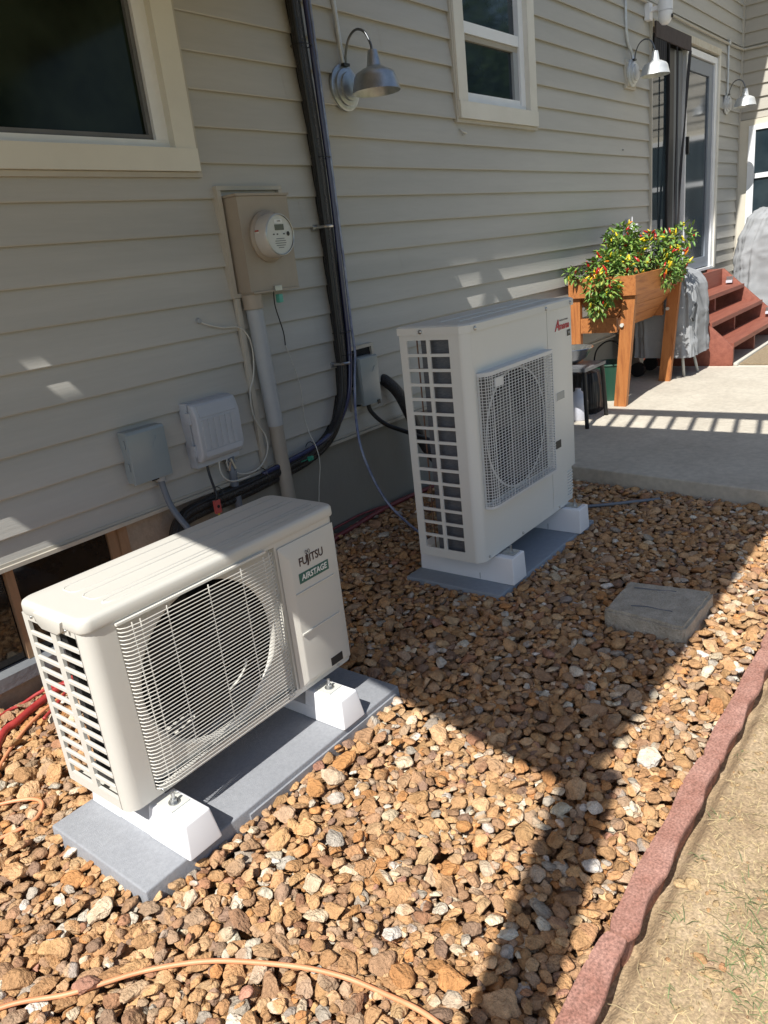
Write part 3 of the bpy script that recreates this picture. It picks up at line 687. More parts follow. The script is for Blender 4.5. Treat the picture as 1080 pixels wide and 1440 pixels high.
# top cover
f = B(); rings = []
for inset, z in ((0.002, Z1+.001), (-.003, Z1+.0015), (-.004, Z1+.006), (-.0035, Z1+.023), (-.001, Z1+.029), (.004, Z1+.0325), (.009, Z1+.033)):
    rings.append([f.verts.new((x, y, z)) for x, y in rrect(X0+inset, X1-inset, Y0+inset, Y1-inset, .026)])
for a, b in zip(rings, rings[1:]):
    n = len(a)
    for k in range(n): f.faces.new((a[k], a[(k+1)%n], b[(k+1)%n], b[k]))
f.faces.new(rings[-1]); bmesh.ops.recalc_face_normals(f, faces=f.faces)
top = part('top_cover', f, FUJT, fu, smooth='auto', ang=50)
zt = Z1+.033
for (ya, yb) in ((Y1-.045, Y1-.105), (Y1-.128, Y1-.188), (Y1-.205, Y1-.232)):
    f = B(); xs = X0+.075; tube(f, [(X1-.03, ya, zt-.0008), (xs+.03, ya, zt-.0008), (xs+.012, ya-.004, zt-.0008), (xs+.004, ya-.014, zt-.0008), (xs+.004, yb+.014, zt-.0008), (xs+.012, yb+.004, zt-.0008), (xs+.03, yb, zt-.0008), (X1-.03, yb, zt-.0008)], .0026, 6)
    part('pressed_rib', f, FUJT, top, smooth=True)
f = B(); prism(f, [(Y1-.075, Z1+.020), (Y1-.085, Z1-.006), (Y1-.10, Z1-.016), (Y1-.165, Z1-.016), (Y1-.182, Z1-.006), (Y1-.192, Z1+.020)], 'x', X0-.0105, X0+.02)
part('handle_lip', f, FUJT, top, bevel=.004)
for y in (Y1-.062, Y1-.205):
    f = B(); lathe(f, [(.0045, -.0075), (.0035, -.0105), (0, -.011)], (X0, y, Z1+.004), 'x', 8, True); part('screw', f, STEEL, top, smooth=True)
# cabinet shell: front (with grille opening), rounded left corner, right side, base
gx0, gx1, gz0, gz1 = .745, 1.215, .188, .618
f = B()
prof = rrect(X0, X1, Y0, Y1, .032)
n = 6
fl = prof[0:n]       # left front corner  (from left side to front)
cols = [(X0, Y0+.036)]+fl+[(gx0, Y0)]
vv = [[f.verts.new((x, y, z)) for z in (Z0, Z1)] for x, y in cols]
for a, b in zip(vv, vv[1:]): f.faces.new((a[0], b[0], b[1], a[1]))
rt = prof[n:2*n]
cols = [(1.222, Y0)]+rt+[(X1, Y1)]
vv = [[f.verts.new((x, y, z)) for z in (Z0, Z1)] for x, y in cols]
for a, b in zip(vv, vv[1:]): f.faces.new((a[0], b[0], b[1], a[1]))
box(f, gx0, 1.2219, Y0, Y0+.012, Z0, gz0); box(f, gx0, 1.2219, Y0, Y0+.012, gz1, Z1)
box(f, X0+.0085, X1-.002, Y0+.0125, Y1-.002, Z0+.0005, Z0+.006)
shell = part('cabinet', f, FUJ, fu, smooth='auto', ang=40)
# fan plate with round opening
f = B(); yb = Y0+.022; cx, cz, R_ = .986, .404, .211
oc = [f.verts.new((x, yb, z)) for x, z in ((gx0-.0, gz0), (1.222, gz0), (1.222, gz1), (gx0-.0, gz1))]
ci = [f.verts.new((cx+R_*math.cos(2*PI*k/48), yb, cz+R_*math.sin(2*PI*k/48))) for k in range(48)]
es = [f.edges.new((oc[i], oc[(i+1)%4])) for i in range(4)]+[f.edges.new((ci[i], ci[(i+1)%48])) for i in range(48)]
bmesh.ops.triangle_fill(f, use_beauty=True, use_dissolve=False, edges=es)
box(f, gx0-.003, gx0-.0005, Y0+.001, yb, gz0, gz1); box(f, 1.2225, 1.2245, Y0+.001, yb, gz0, gz1)
part('fan_plate', f, FUJ, fu)
f = B(); lathe(f, [(R_, .0), (R_-.008, .004), (R_-.010, .009)], (cx, yb, cz), 'y', 48); part('fan_ring', f, FUJ, fu, smooth=True)
f = B(); box(f, X0+.10, X1-.26, Y1-.05, Y1-.03, Z0+.01, Z1-.01); box(f, X1-.255, X1-.25, Y0+.03, Y1-.02, Z0+.01, Z1-.01); part('coil', f, DARK, fu)
# coil on the left side
part('side_coil', bx(X0+.055, X0+.075, Y0+.03, Y0+.125, Z0+.01, Z1-.005), COIL, fu)
part('side_coil_edge', bx(X0+.05, X0+.10, Y1-.075, Y1-.05, Z0+.01, Z1-.005), DARK, fu)
f = B(); cyl(f, (X0+.045, Y0+.115, Z0+.01), (X0+.045, Y0+.115, Z1-.01), .006, 8); cyl(f, (X0+.04, Y0+.05, Z0+.01), (X0+.04, Y0+.05, Z1-.01), .006, 8); part('sensor_rod', f, GREYV, fu, smooth='auto')
# fan
fan = B(); lathe(fan, [(0, -.015), (.035, -.012), (.045, .0), (.045, .05)], (cx, yb+.04, cz), 'y', 24); fan_o = part('fan', fan, DARK, fu, smooth='auto')
for b_ in range(3):
    f = B(); rows = []
    for i in range(7):
        rr_ = .04+(.176-.04)*i/6; row = []
        for j in range(7):
            a = b_*2*PI/3+.35+ (j/6-.5)*(1.15-.2*i/6)+.25*i/6
            row.append(f.verts.new((cx+rr_*math.cos(a), yb+.045+.035*(j/6-.5)-.01*math.sin(j/6*PI), cz+rr_*math.sin(a))))
        rows.append(row)
    for a, b in zip(rows, rows[1:]):
        for j in range(6): f.faces.new((a[j], a[j+1], b[j+1], b[j]))
    part('blade', f, DARK, fan_o, smooth=True)
f = B(); tube(f, spline([(1.03, yb+.02, .285), (1.06, yb+.015, .30), (1.09, yb+.015, .325), (1.10, yb+.02, .34)], 5), .004, 6); part('cream_sticker', f, CABW, fu)
# wire grille
gr = thing('tmp', 'x', 'x', (0,0,0)); COL.objects.unlink(gr); bpy.data.objects.remove(gr)
yfw = Y0-.024
f = B(); box(f, gx0-.002, gx0+.44, Y0-.010, Y0-.0015, gz1+.0005, gz1+.006); grille = part('wire_grille', f, WIRE, fu)
wire_me = None; NW = 45
for i in range(NW):
    z = gz0+.004+(gz1-gz0-.012)*i/(NW-1)
    if wire_me is None:
        f = B(); tube(f, [(gx0+.002, Y0-.001, z), (gx0+.004, Y0-.010, z), (gx0+.014, Y0-.018, z), (gx0+.045, yfw, z), (1.165, yfw, z), (1.195, Y0-.018, z), (1.205, Y0-.008, z), (1.206, Y0+.004, z)], .0012, 6)
        w0 = part('grille_wire', f, WIRE, grille, smooth='auto', ang=60); wire_me = w0; zb0 = z
    else:
        q = wire_me.copy(); COL.objects.link(q); q.parent = grille; q.location = (0, 0, z-zb0)
for x, yy in ((gx0+.030, Y0-.017), (gx0+.050, Y0-.019), (.865, yfw+.0042), (.985, yfw+.0042), (1.088, yfw+.0042), (1.165, yfw+.0042), (1.190, Y0-.014)):
    f = B(); tube(f, [(x, yy, gz0-.0), (x, yy, gz1-.002)], .0016, 6); part('grille_rod', f, WIRE, grille)
# service panel
sp = B(); prism(sp, [(1.233, .184), (1.445, .184), (1.445, .607), (1.233, .607)], 'y', Y0-.003, Y0+.004)
spn = part('service_panel', sp, FUJ, fu, bevel=.002)
f = B()
a = [(1.230, .182), (1.448, .182), (1.448, .610), (1.230, .610)]; b = [(1.254, .203), (1.410, .203), (1.410, .568), (1.254, .568)]
va = [f.verts.new((x, Y0-.0035, z)) for x, z in a]; vb = [f.verts.new((x, Y0-.020, z)) for x, z in b]
for k in range(4): f.faces.new((va[k], va[(k+1)%4], vb[(k+1)%4], vb[k]))
f.faces.new(vb); bmesh.ops.recalc_face_normals(f, faces=f.faces)
part('raised_panel', f, FUJ, spn, bevel=.003)
for z in (.466, .346): part('crease', bx(1.256, 1.409, Y0-.0240, Y0-.0195, z, z+.0045), FUJ, spn, bevel=.0020)
ys = Y0-.0203
text('fujitsu_lettering', 'FUJITSU', INK, fu, (1.331, ys-.0005, .5515), .033, w=.094, depth=.0004, bold=.0004)
f = B(); tube(f, [(1.320+.0085*math.cos(t_), ys-.0006, .5725+.0052*math.sin(2*t_)) for t_ in np.linspace(0, 2*PI, 25)], .0007, 4); part('infinity_mark', f, INK, fu)
f = B(); tube(f, [(1.3165, ys-.0006, .567), (1.3165, ys-.0006, .533)], .0011, 4); part('long_j_stroke', f, INK, fu)
part('airstage_label', bx(1.276, 1.393, ys-.0008, ys+.0004, .4925, .5215), TEAL, fu)
text('airstage_lettering', 'AIRSTAGE', PRINTW, fu, (1.3345, ys-.0014, .507), .0235, w=.102, depth=.0003, shear=.10, bold=.0004)
part('spec_label', bx(1.349, 1.398, ys-.0008, ys+.0004, .201, .226), BLACK, fu)
for x, z in ((1.395, .176), (1.19, .178), (.762, .177)):
    f = B(); lathe(f, [(.0045, 0), (.0035, -.003), (0, -.0035)], (x, Y0, z), 'y', 8, True); part('screw', f, STEEL, shell, smooth=True)
# louvred left side
sf = B()
sy0, sy1 = Y0+.034, Y1
ym = -.918
opens = [(-.905, -.812), (-1.015, -.928)]
zs = np.linspace(.196, .612, 14)
def side_plate(f, y0, y1, z0, z1): box(f, X0, X0+.008, y0, y1, z0, z1)
side_plate(sf, sy0, -1.0152, Z0, Z1); side_plate(sf, -.812, sy1, Z0, Z1); side_plate(sf, -.928, -.905, .196, .612)
side_plate(sf, -1.015, -.8122, Z0, .1958); side_plate(sf, -1.015, -.8122, .6122, Z1)
sidep = part('side_panel', sf, FUJ, fu, bevel=.002)
for i in range(1, 13):
    z = zs[i]
    for (a, b) in opens:
        f = B(); prism(f, [(X0-.0008, z-.0055), (X0+.006, z-.0035), (X0+.006, z+.0050), (X0-.0008, z+.0055)], 'y', a, b)
        part('louver_slat', f, FUJ, sidep, bevel=.0012, seg=1)
part('fan_motor_bracket', bx(cx-.02, cx+.02, yb+.09, yb+.10, Z0+.01, Z1), DARK, fu)
# mounting tabs + bolts
def foot(parent, x, y, z):
    f = B(); box(f, x-.026, x+.026, y-.024, y+.034, z, z+.004); tab = part('mounting_tab', f, parent['tab'], parent['root'], bevel=.0015)
    f = B(); cyl(f, (x, y, z+.004), (x, y, z+.032), .0045, 10); cyl(f, (x, y, z+.0045), (x, y, z+.0065), .014, 14); cyl(f, (x, y, z+.0066), (x, y, z+.015), .0085, 6)
    part('bolt', f, STEEL, parent['root'], smooth='auto')
for x in (.765, 1.315): foot({'root': fu, 'tab': CABW}, x, -1.083, .1475)

# risers under the near unit
def riser(x0, x1, yb_, yf_, zb, zt_, name, label, group, taper=.011, low=True):
    t = thing(name, label, 'riser block', ((x0+x1)/2, (yb_+yf_)/2, zb), group)
    def blk(ya, yc, z0, z1, tp):
        f = B(); a = [(x0, ya), (x1, ya), (x1, yc), (x0, yc)]
        ta = [(x0+tp, ya-tp*.6), (x1-tp, ya-tp*.6), (x1-tp, yc+tp), (x0+tp, yc+tp)]
        va = [f.verts.new((x, y, z0)) for x, y in a]; vb = [f.verts.new((x, y, z1)) for x, y in ta]
        for k in range(4): f.faces.new((va[k], va[(k+1)%4], vb[(k+1)%4], vb[k]))
        f.faces.new(vb); f.faces.new(va[::-1]); bmesh.ops.recalc_face_normals(f, faces=f.faces); return f
    if low:
        part('front_block', blk(yf_+.155, yf_, zb, zt_, taper), WHITEP, t, bevel=.006, seg=3)
        part('rear_block', blk(yb_, yb_-.13, zb, zt_, taper), WHITEP, t, bevel=.006, seg=3)
        part('tie_bar', bx(x0+.004, x1-.004, yf_+.12, yb_-.10, zb+.0005, zb+.040), WHITEP, t, bevel=.006)
    else:
        part('block', blk(yb_, yf_, zb, zt_, taper), WHITEP, t, bevel=.005, seg=3)
        part('seam', bx(x0-.0008, x1+.0008, (yb_+yf_)/2-.07, (yb_+yf_)/2-.0675, zb+.004, zb+.03), GREYV, t)
    return t
riser(.716, .812, -.775, -1.178, .060, .1475, 'riser_block', 'white tapered riser at the near left foot of the beige heat pump', 'white risers under the heat pumps')
riser(1.268, 1.362, -.775, -1.166, .060, .1475, 'riser_block', 'white tapered riser under the right end of the beige heat pump', 'white risers under the heat pumps')
def pad(x0, x1, y0, y1, z1, m, label):
    t = thing('equipment_pad', label, 'pad', ((x0+x1)/2, (y0+y1)/2, 0), 'grey pads under the heat pumps')
    f = B(); a = [(x0-.004, y0-.004), (x1+.004, y0-.004), (x1+.004, y1+.004), (x0-.004, y1+.004)]; b = [(x0, y0), (x1, y0), (x1, y1), (x0, y1)]
    va = [f.verts.new((x, y, -.02)) for x, y in a]; vb = [f.verts.new((x, y, z1)) for x, y in b]
    for k in range(4): f.faces.new((va[k], va[(k+1)%4], vb[(k+1)%4], vb[k]))
    f.faces.new(vb); f.faces.new(va[::-1]); bmesh.ops.recalc_face_normals(f, faces=f.faces)
    part('slab', f, m, t, bevel=.005, seg=3)
    part('edge_lip', bx(x0+.30, x1-.02, y0-.0065, y0+.01, -.01, z1-.016), m, t, bevel=.003)
    return t
pad(.607, 1.530, -1.160, -.765, .060, PAD, 'light grey composite pad under the beige heat pump')
pad(2.240, 3.120, -1.112, -.672, .042, PADB, 'blue grey composite pad under the tall heat pump in shade')

# ------------------------------------------------------------------ tall heat pump
am = thing('tall_heat_pump', 'tall light grey outdoor heat pump with a square plastic fan guard', 'heat pump', (2.66, -.9, .16))
X0, X1, Y0, Y1, Z0, Z1 = 2.235, 3.085, -1.048, -.760, .160, 1.043
f = B()
ch = .030
cols = [(X0, Y0+.034), (X0, Y0+ch), (X0+.004, Y0+ch-.010), (X0+.018, Y0+.008), (X0+ch, Y0+.001), (X0+ch+.008, Y0), (2.845, Y0)]
vv = [[f.verts.new((x, y, z)) for z in (Z0, Z1)] for x, y in cols]
for a, b in zip(vv, vv[1:]): f.faces.new((a[0], b[0], b[1], a[1]))
box(f, X0+.02, X1-.004, Y0+.02, Y1-.005, Z0+.0005, Z0+.008); box(f, X0+.01, X1-.004, Y1-.006, Y1-.003, Z0, Z1) if False else None
acab = part('cabinet', f, AMA, am, smooth='auto', ang=30)
f = B(); vs = [(2.847, Y0), (X1-.012, Y0), (X1-.003, Y0+.004), (X1, Y0+.012), (X1, Y1)]
vv = [[f.verts.new((x, y, z)) for z in (.322, Z1)] for x, y in vs]
for a, b in zip(vv, vv[1:]): f.faces.new((a[0], b[0], b[1], a[1]))
vs = [(2.847, Y0), (2.99, Y0)]
vv = [[f.verts.new((x, y, z)) for z in (Z0, .322)] for x, y in vs]
f.faces.new((vv[0][0], vv[1][0], vv[1][1], vv[0][1]))
f.faces.new([f.verts.new(p) for p in ((2.99, Y0+.0001, .322), (X1, Y0+.0001, .322), (X1, Y1, .322), (2.99, Y1, .322))])
part('service_panel', f, AMA, am, smooth='auto', ang=30)
lc = part('valve_cover', bx(2.992, X1-.022, Y0+.012, Y1, Z0, .320), AMA, am, bevel=.008)
for i in range(9): part('louver_slat', bx(2.994, X1-.026, Y0+.006, Y0+.0115, .185+i*.0135, .1915+i*.0135), AMA, lc, bevel=.002)
# lid
f = B(); pl = [(X0-.004, Y1+.004), (X0-.004, Y0+ch-.004), (X0+ch-.002, Y0-.004), (X1+.004, Y0-.004), (X1+.004, Y1+.004)]
ra = [f.verts.new((x, y, Z1-.022)) for x, y in pl]; rb = [f.verts.new((x, y, Z1+.004)) for x, y in pl]
cxm, cym = (X0+X1)/2, (Y0+Y1)/2
rc = [f.verts.new((x+(.008 if x < cxm else -.008), y+(.008 if y < cym else -.008), Z1+.010)) for x, y in pl]
for A_, B_ in ((ra, rb), (rb, rc)):
    for k in range(5): f.faces.new((A_[k], A_[(k+1)%5], B_[(k+1)%5], B_[k]))
f.faces.new(rc); bmesh.ops.recalc_face_normals(f, faces=f.faces)
lid = part('lid', f, AMA, am, smooth='auto', ang=20)
for y in (Y0+.085, Y0+.165): part('pressed_rib', bx(X0+.10, X1-.06, y, y+.012, Z1+.009, Z1+.0125), AMA, lid, bevel=.0015)
for x in (2.268+.02, 2.835, 3.06):
    f = B(); lathe(f, [(.008, 0), (.0075, -.004), (0, -.0055)], (x, Y0-.004, Z1-.010), 'y', 10, True); part('screw', f, STEEL, lid, smooth=True)
f = B(); lathe(f, [(.008, 0), (.0075, -.004), (0, -.0055)], (X0-.004, -.86, Z1-.010), 'x', 10, True); part('screw', f, STEEL, lid, smooth=True)
for x in (2.29, 2.56, 2.90):
    f = B(); lathe(f, [(.006, 0), (.005, -.004), (0, -.005)], (x, Y0, Z0+.013), 'y', 10, True); part('screw', f, STEEL, acab, smooth=True)
# side grid: 15 rows x 2 columns
f = B(); ys_ = [(-.974, -.893), (-.878, -.793)]
zrow = np.linspace(.196, 1.003, 16)
def ap(y0, y1, z0, z1): box(f, X0+.0005, X0+.006, y0, y1, z0, z1)
ap(Y0+.034, -.974, Z0, Z1-.001); ap(-.793, Y1, Z0, Z1-.001); ap(-.974, -.793, Z0, .196); ap(-.974, -.793, 1.003, Z1-.001)
sg = part('side_grid', f, AMA, am)
part('centre_bar', bx(X0+.0005, X0+.0065, -.893, -.878, .196, 1.003), AMA, sg, bevel=.002)
for i in range(1, 15):
    z = zrow[i]
    for a, b in ys_: part('grid_bar', bx(X0+.0005, X0+.0062, a, b, z-.0055, z+.0055), AMA, sg, bevel=.0015)
f = B(); box(f, X0+.030, X0+.050, Y0+.05, -.835, Z0+.01, Z1-.01); part('coil', f, COIL, am)
f = B(); box(f, X0+.13, X1-.25, -.82, -.80, Z0+.01, Z1-.01); box(f, 2.84, 2.843, Y0+.01, Y1, Z0+.01, Z1-.01); part('inner_wall', f, DARK, am)
f = B(); cyl(f, (X0+.02, -.825, Z0), (X0+.02, -.825, Z1-.01), .003, 6); part('copper_line', f, mat('copper', (.16,.09,.06), rough=.5, metal=.4), am)
# fan opening: plate and disc coloured dark as its shaded depth; fan behind guard
gx0, gx1, gz0, gz1 = 2.292, 2.815, .377, .862
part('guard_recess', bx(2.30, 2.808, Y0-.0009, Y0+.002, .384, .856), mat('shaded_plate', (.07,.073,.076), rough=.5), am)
f = B(); cx, cz, R_ = 2.555, .618, .230; yb = Y0-.0024
ci = [f.verts.new((cx+R_*math.cos(2*PI*k/48), yb, cz+R_*math.sin(2*PI*k/48))) for k in range(48)]
cc = f.verts.new((cx, yb, cz))
for k in range(48): f.faces.new((cc, ci[(k+1)%48], ci[k]))
bmesh.ops.recalc_face_normals(f, faces=f.faces)
rec = part('fan_opening', f, DARK, am)
f = B(); lathe(f, [(R_+.006, -.001), (R_+.003, -.005), (R_-.002, -.003)], (cx, Y0, cz), 'y', 48); part('fan_ring', f, AMG, am, smooth=True)
f = B(); lathe(f, [(0, -.012), (.04, -.010), (.05, -.002)], (cx, Y0, cz), 'y', 24); fan_o = part('fan', f, MATS['shaded_plate'], am, smooth='auto')
for b_ in range(3):
    f = B(); rows = []
    for i in range(7):
        rr_ = .045+(.20-.045)*i/6; row = []
        for j in range(7):
            a = b_*2*PI/3+.1+(j/6-.5)*(1.2-.2*i/6)+.3*i/6
            row.append(f.verts.new((cx+rr_*math.cos(a), Y0-.004-.008*(j/6), cz+rr_*math.sin(a))))
        rows.append(row)
    for a, b in zip(rows, rows[1:]):
        for j in range(6): f.faces.new((a[j], a[j+1], b[j+1], b[j]))
    part('blade', f, mat('fan_grey', (.035,.037,.042), rough=.5), fan_o, smooth=True)
# moulded guard
yg = Y0-.040
gp = [(gx0-.010, Y0-.001), (gx0-.009, Y0-.016), (gx0, Y0-.030), (gx0+.016, yg+.002), (gx0+.035, yg), (gx1-.012, yg), (gx1, yg+.004), (gx1+.004, Y0-.001)]
f = B()
top_ = [(x, y) for x, y in gp]
va = [f.verts.new((x, y, gz1)) for x, y in top_]; vb = [f.verts.new((x, y, gz1+.014)) for x, y in top_]
for k in range(len(va)-1): f.faces.new((va[k], va[k+1], vb[k+1], vb[k]))
f.faces.new(vb); f.faces.new(va[::-1]); f.faces.new((va[-1], va[0], vb[0], vb[-1])); bmesh.ops.recalc_face_normals(f, faces=f.faces)
guard = part('fan_guard', f, AMG, am, smooth='auto', ang=30)
f = B()
va = [f.verts.new((x, y, gz0-.010)) for x, y in gp]; vb = [f.verts.new((x, y, gz0)) for x, y in gp]
for k in range(len(va)-1): f.faces.new((va[k], va[k+1], vb[k+1], vb[k]))
f.faces.new(vb); f.faces.new(va[::-1]); bmesh.ops.recalc_face_normals(f, faces=f.faces); part('bottom_rim', f, AMG, guard, smooth='auto')
nr = 44; bar0 = None
for i in range(nr):
    z = gz0+(gz1-gz0)*(i+.5)/nr
    if bar0 is None:
        f = B(); tube(f, [(x, y, z) for x, y in gp], .0015, 4); bar0 = part('guard_bar', f, AMG, guard); zb0 = z
    else:
        q = bar0.copy(); COL.objects.link(q); q.parent = guard; q.location = (0, 0, z-zb0)
vx = [(gx0-.0095, Y0-.008), (gx0-.008, Y0-.02), (gx0+.001, Y0-.031), (gx0+.010, Y0-.036), (gx0+.02, yg)]+[(gx0+.035+i*(gx1-gx0-.047)/20, yg) for i in range(21)]+[(gx1+.002, yg+.008), (gx1+.003, Y0-.015)]
for i, (x, y) in enumerate(vx):
    f = B(); tube(f, [(x, y+.002, gz0), (x, y+.002, gz1)], (.0015 if i % 5 else .0024), 4); part('guard_rib', f, AMG, guard)
part('guard_plate', bx(gx0+.045, gx0+.105, yg-.004, yg+.001, gz1-.045, gz1-.012), AMG, guard, bevel=.002)
# markings
ya = Y0-.0004
text('amana_lettering', 'mana', PRINTR, am, (3.000, ya-.0008, .946), .040, sx=1.15, depth=.0004, shear=.25, bold=.0011)
text('amana_initial', 'A', PRINTR, am, (2.936, ya-.0008, .951), .062, sx=.95, depth=.0004, shear=.30, bold=.0013)
text('tagline', 'HEATING & COOLING', INK, am, (3.000, ya-.0008, .970), .0085, sx=.95, depth=.0002)
part('badge', bx(3.030, 3.062, ya-.0006, ya+.0002, .898, .924), BLACK, am)
text('badge_lettering', 'R32', PRINTW, am, (3.049, ya-.0010, .911), .013, sx=.8, depth=.0002)
text('badge_mark', 'I', PRINTW, am, (3.036, ya-.0010, .911), .012, sx=.8, depth=.0002) if False else None
f = B(); box(f, 2.908, 2.985, ya-.0009, ya+.0002, .643, .676); part('indicator_window', f, mat('window_grey', (.20,.24,.25), rough=.15), am)
part('window_rim', bx(2.905, 2.9078, ya-.0015, ya+.0002, .641, .678), WHITEP, am)
part('spec_label', bx(2.880, 2.938, ya-.0009, ya+.0002, .437, .471), BLACK, am)
for x in (2.395, 2.985): foot({'root': am, 'tab': STEEL}, x, -1.082, .1525)
riser(2.335, 2.440, -.680, -1.122, .042, .152, 'riser_block', 'white block riser at the near left foot of the tall heat pump', 'white risers under the heat pumps', taper=.004, low=False)
riser(2.930, 3.030, -.680, -1.130, .042, .152, 'riser_block', 'white block riser under the right end of the tall heat pump', 'white risers under the heat pumps', taper=.004, low=False)

# ------------------------------------------------------------------ paver block
f = B()
pc = [(2.228, -1.528), (2.206, -1.806), (2.508, -1.810), (2.478, -1.520)]
va = [f.verts.new((x, y, -.03)) for x, y in pc]; vb = [f.verts.new((x, y, .082)) for x, y in pc]
for k in range(4): f.faces.new((va[k], va[(k+1)%4], vb[(k+1)%4], vb[k]))
tf = f.faces.new(vb); f.faces.new(va[::-1]); bmesh.ops.recalc_face_normals(f, faces=f.faces)
bmesh.ops.bevel(f, geom=list(f.edges), offset=.009, segments=2, affect='EDGES')
bmesh.ops.subdivide_edges(f, edges=list(f.edges), cuts=7, use_grid_fill=True)
bmesh.ops.triangulate(f, faces=f.faces)
for v in f.verts: v.co += .006*Vector((mn.noise(v.co*22), mn.noise(v.co*22+Vector((5,0,0))), .6*mn.noise(v.co*30+Vector((0,9,0)))))
pv = thing('concrete_block', 'weathered grey concrete paver block lying in the shaded gravel', 'paver', (2.35, -1.65, -.03))
part('slab', f, PAVER, pv, smooth='auto', ang=45)
f = B(); tube(f, [(2.285, -1.60, .083), (2.30, -1.65, .083), (2.296, -1.70, .083), (2.30, -1.735, .083)], .0022, 5); part('groove', f, SILL, pv)
f = B(); tube(f, [(2.425, -1.56, .083), (2.432, -1.62, .083), (2.45, -1.70, .083)], .0025, 5)
part('groove', f, SILL, pv)

# ------------------------------------------------------------------ edging pieces
names = ['red concrete edging piece ending at the bottom edge of the photo', 'long red edging piece second from the bottom, beside the narrow shadow strip', 'red concrete edging piece whose lower end meets the upper joint', 'red concrete edging piece beyond the concrete paver block', 'red concrete edging piece near the patio edge']
for i in range(5):
    xa, xb = .46+.612*i, 1.065+.612*i
    f = B(); n = 90; L_ = []
    rr = random.Random(i+5)
    for k in range(n+1):
        t = k/n; x = xa+(xb-xa)*t
        ph = 2*PI*t*3.0+i
        yo = -2.055-.0050*math.sin(ph)+.004*mn.noise(Vector((x*14, i, 0)))+.0012*mn.noise(Vector((x*70, i, 0)))
        yi = -2.002-.002*math.sin(ph*.7)+.003*mn.noise(Vector((x*8, i, 5)))
        e = min(1, max(.0, t/.05)) if True else 1
        e2 = 1-.35*(1-min(1, t/.06))**2; e3 = 1-.25*(1-min(1, (1-t)/.05))**2
        yc = (yo+yi)/2; hw_ = (yi-yo)/2*e2*e3
        zz = .024+.004*math.sin(i*2.1)+.003*mn.noise(Vector((x*4, 2, i)))
        wob = .0012*mn.noise(Vector((x*40, 3, i))); row = [(yc+hw_*.99, -.05), (yc+hw_, zz-.006), (yc+hw_*.93, zz-.0008), (yc, zz+.0010+wob), (yc-hw_*.90, zz-.0006), (yc-hw_*.985, zz-.0035), (yc-hw_, zz-.010), (yc-hw_*.97, zz-.016), (yc-hw_*.35, zz-.019), (yc-hw_*.30, -.08)]
        L_.append([f.verts.new((x, y, z)) for y, z in row])
    for a, b in zip(L_, L_[1:]):
        for j in range(len(a)-1): f.faces.new((a[j], a[j+1], b[j+1], b[j]))
    f.faces.new(L_[0]); f.faces.new(L_[-1][::-1]); bmesh.ops.recalc_face_normals(f, faces=f.faces)
    solo('edging_piece', f, EDGE, names[i], 'garden edging', 'red concrete edging along the gravel bed', smooth='auto', ang=55)

# ------------------------------------------------------------------ hoses on the gravel
def hose(name, pts, rr, m, label, cat, seg=10, n=10):
    f = B(); P = spline(pts, n)
    P = [p+Vector((0, 0, .004*mn.noise(p*7))) for p in P]
    tube(f, P, rr, seg); return solo(name, f, m, label, cat, smooth=True)
hose('power_cord', [(.10, -1.02, .032), (.292, -1.121, .034), (.387, -1.215, .036), (.493, -1.296, .034), (.586, -1.400, .036), (.655, -1.525, .038), (.70, -1.636, .036), (.72, -1.727, .03), (.727, -1.84, .032), (.70, -2.0, .03)], .0049, ORANGE, 'orange cord curving across the sunny gravel at the bottom of the photo', 'cord')
hose('power_cord', [(.35, -.42, .03), (.55, -.50, .032), (.60, -.53, .034), (.645, -.585, .036), (.648, -.635, .036), (.60, -.672, .034), (.53, -.655, .032), (.40, -.60, .03)], .0049, ORANGE, 'loop of orange cord on the gravel left of the grey pad', 'cord')
hose('red_hose', [(.45, -.62, .035), (.726, -.228, .036), (.82, -.17, .038), (.95, -.119, .038), (1.1, -.09, .04), (1.3, -.12, .036)], .0125, REDH, 'thick red hose on the gravel below the basement window', 'hose')
hose('power_cord', [(.5, -.2, .03), (.79, -.075, .032), (.88, -.075, .036), (.95, -.09, .05), (1.02, -.13, .05), (.95, -.2, .05), (.86, -.26, .05)], .0060, REDH, 'thin red cord beside the thick red hose at the left edge', 'cord')
hose('power_cord', [(.45, -.60, .03), (.655, -.365, .034), (.76, -.27, .036), (.87, -.20, .036), (.98, -.16, .038)], .0055, ORANGE, 'orange cord lying next to the thick red hose', 'cord')
hose('maroon_hose', [(2.3, -.14, .03), (2.45, -.075, .034), (2.6, -.06, .038), (2.85, -.040, .040), (3.1, -.05, .040), (3.4, -.06, .03)], .013, MARO, 'dark red hose lying along the foundation behind the tall unit', 'hose')
hose('maroon_hose', [(2.42, -.085, .045), (2.48, -.02, .055), (2.70, -.012, .060), (2.86, -.03, .055), (2.95, -.05, .04)], .006, MARO, 'thin dark red cord arching against the foundation', 'hose')
hose('black_hose', [(3.10, -.88, .05), (3.20, -.95, .04), (3.291, -1.002, .038), (3.381, -1.128, .038), (3.514, -1.283, .036)], .008, PVCD, 'short dark hose lying on the gravel right of the tall unit', 'hose')

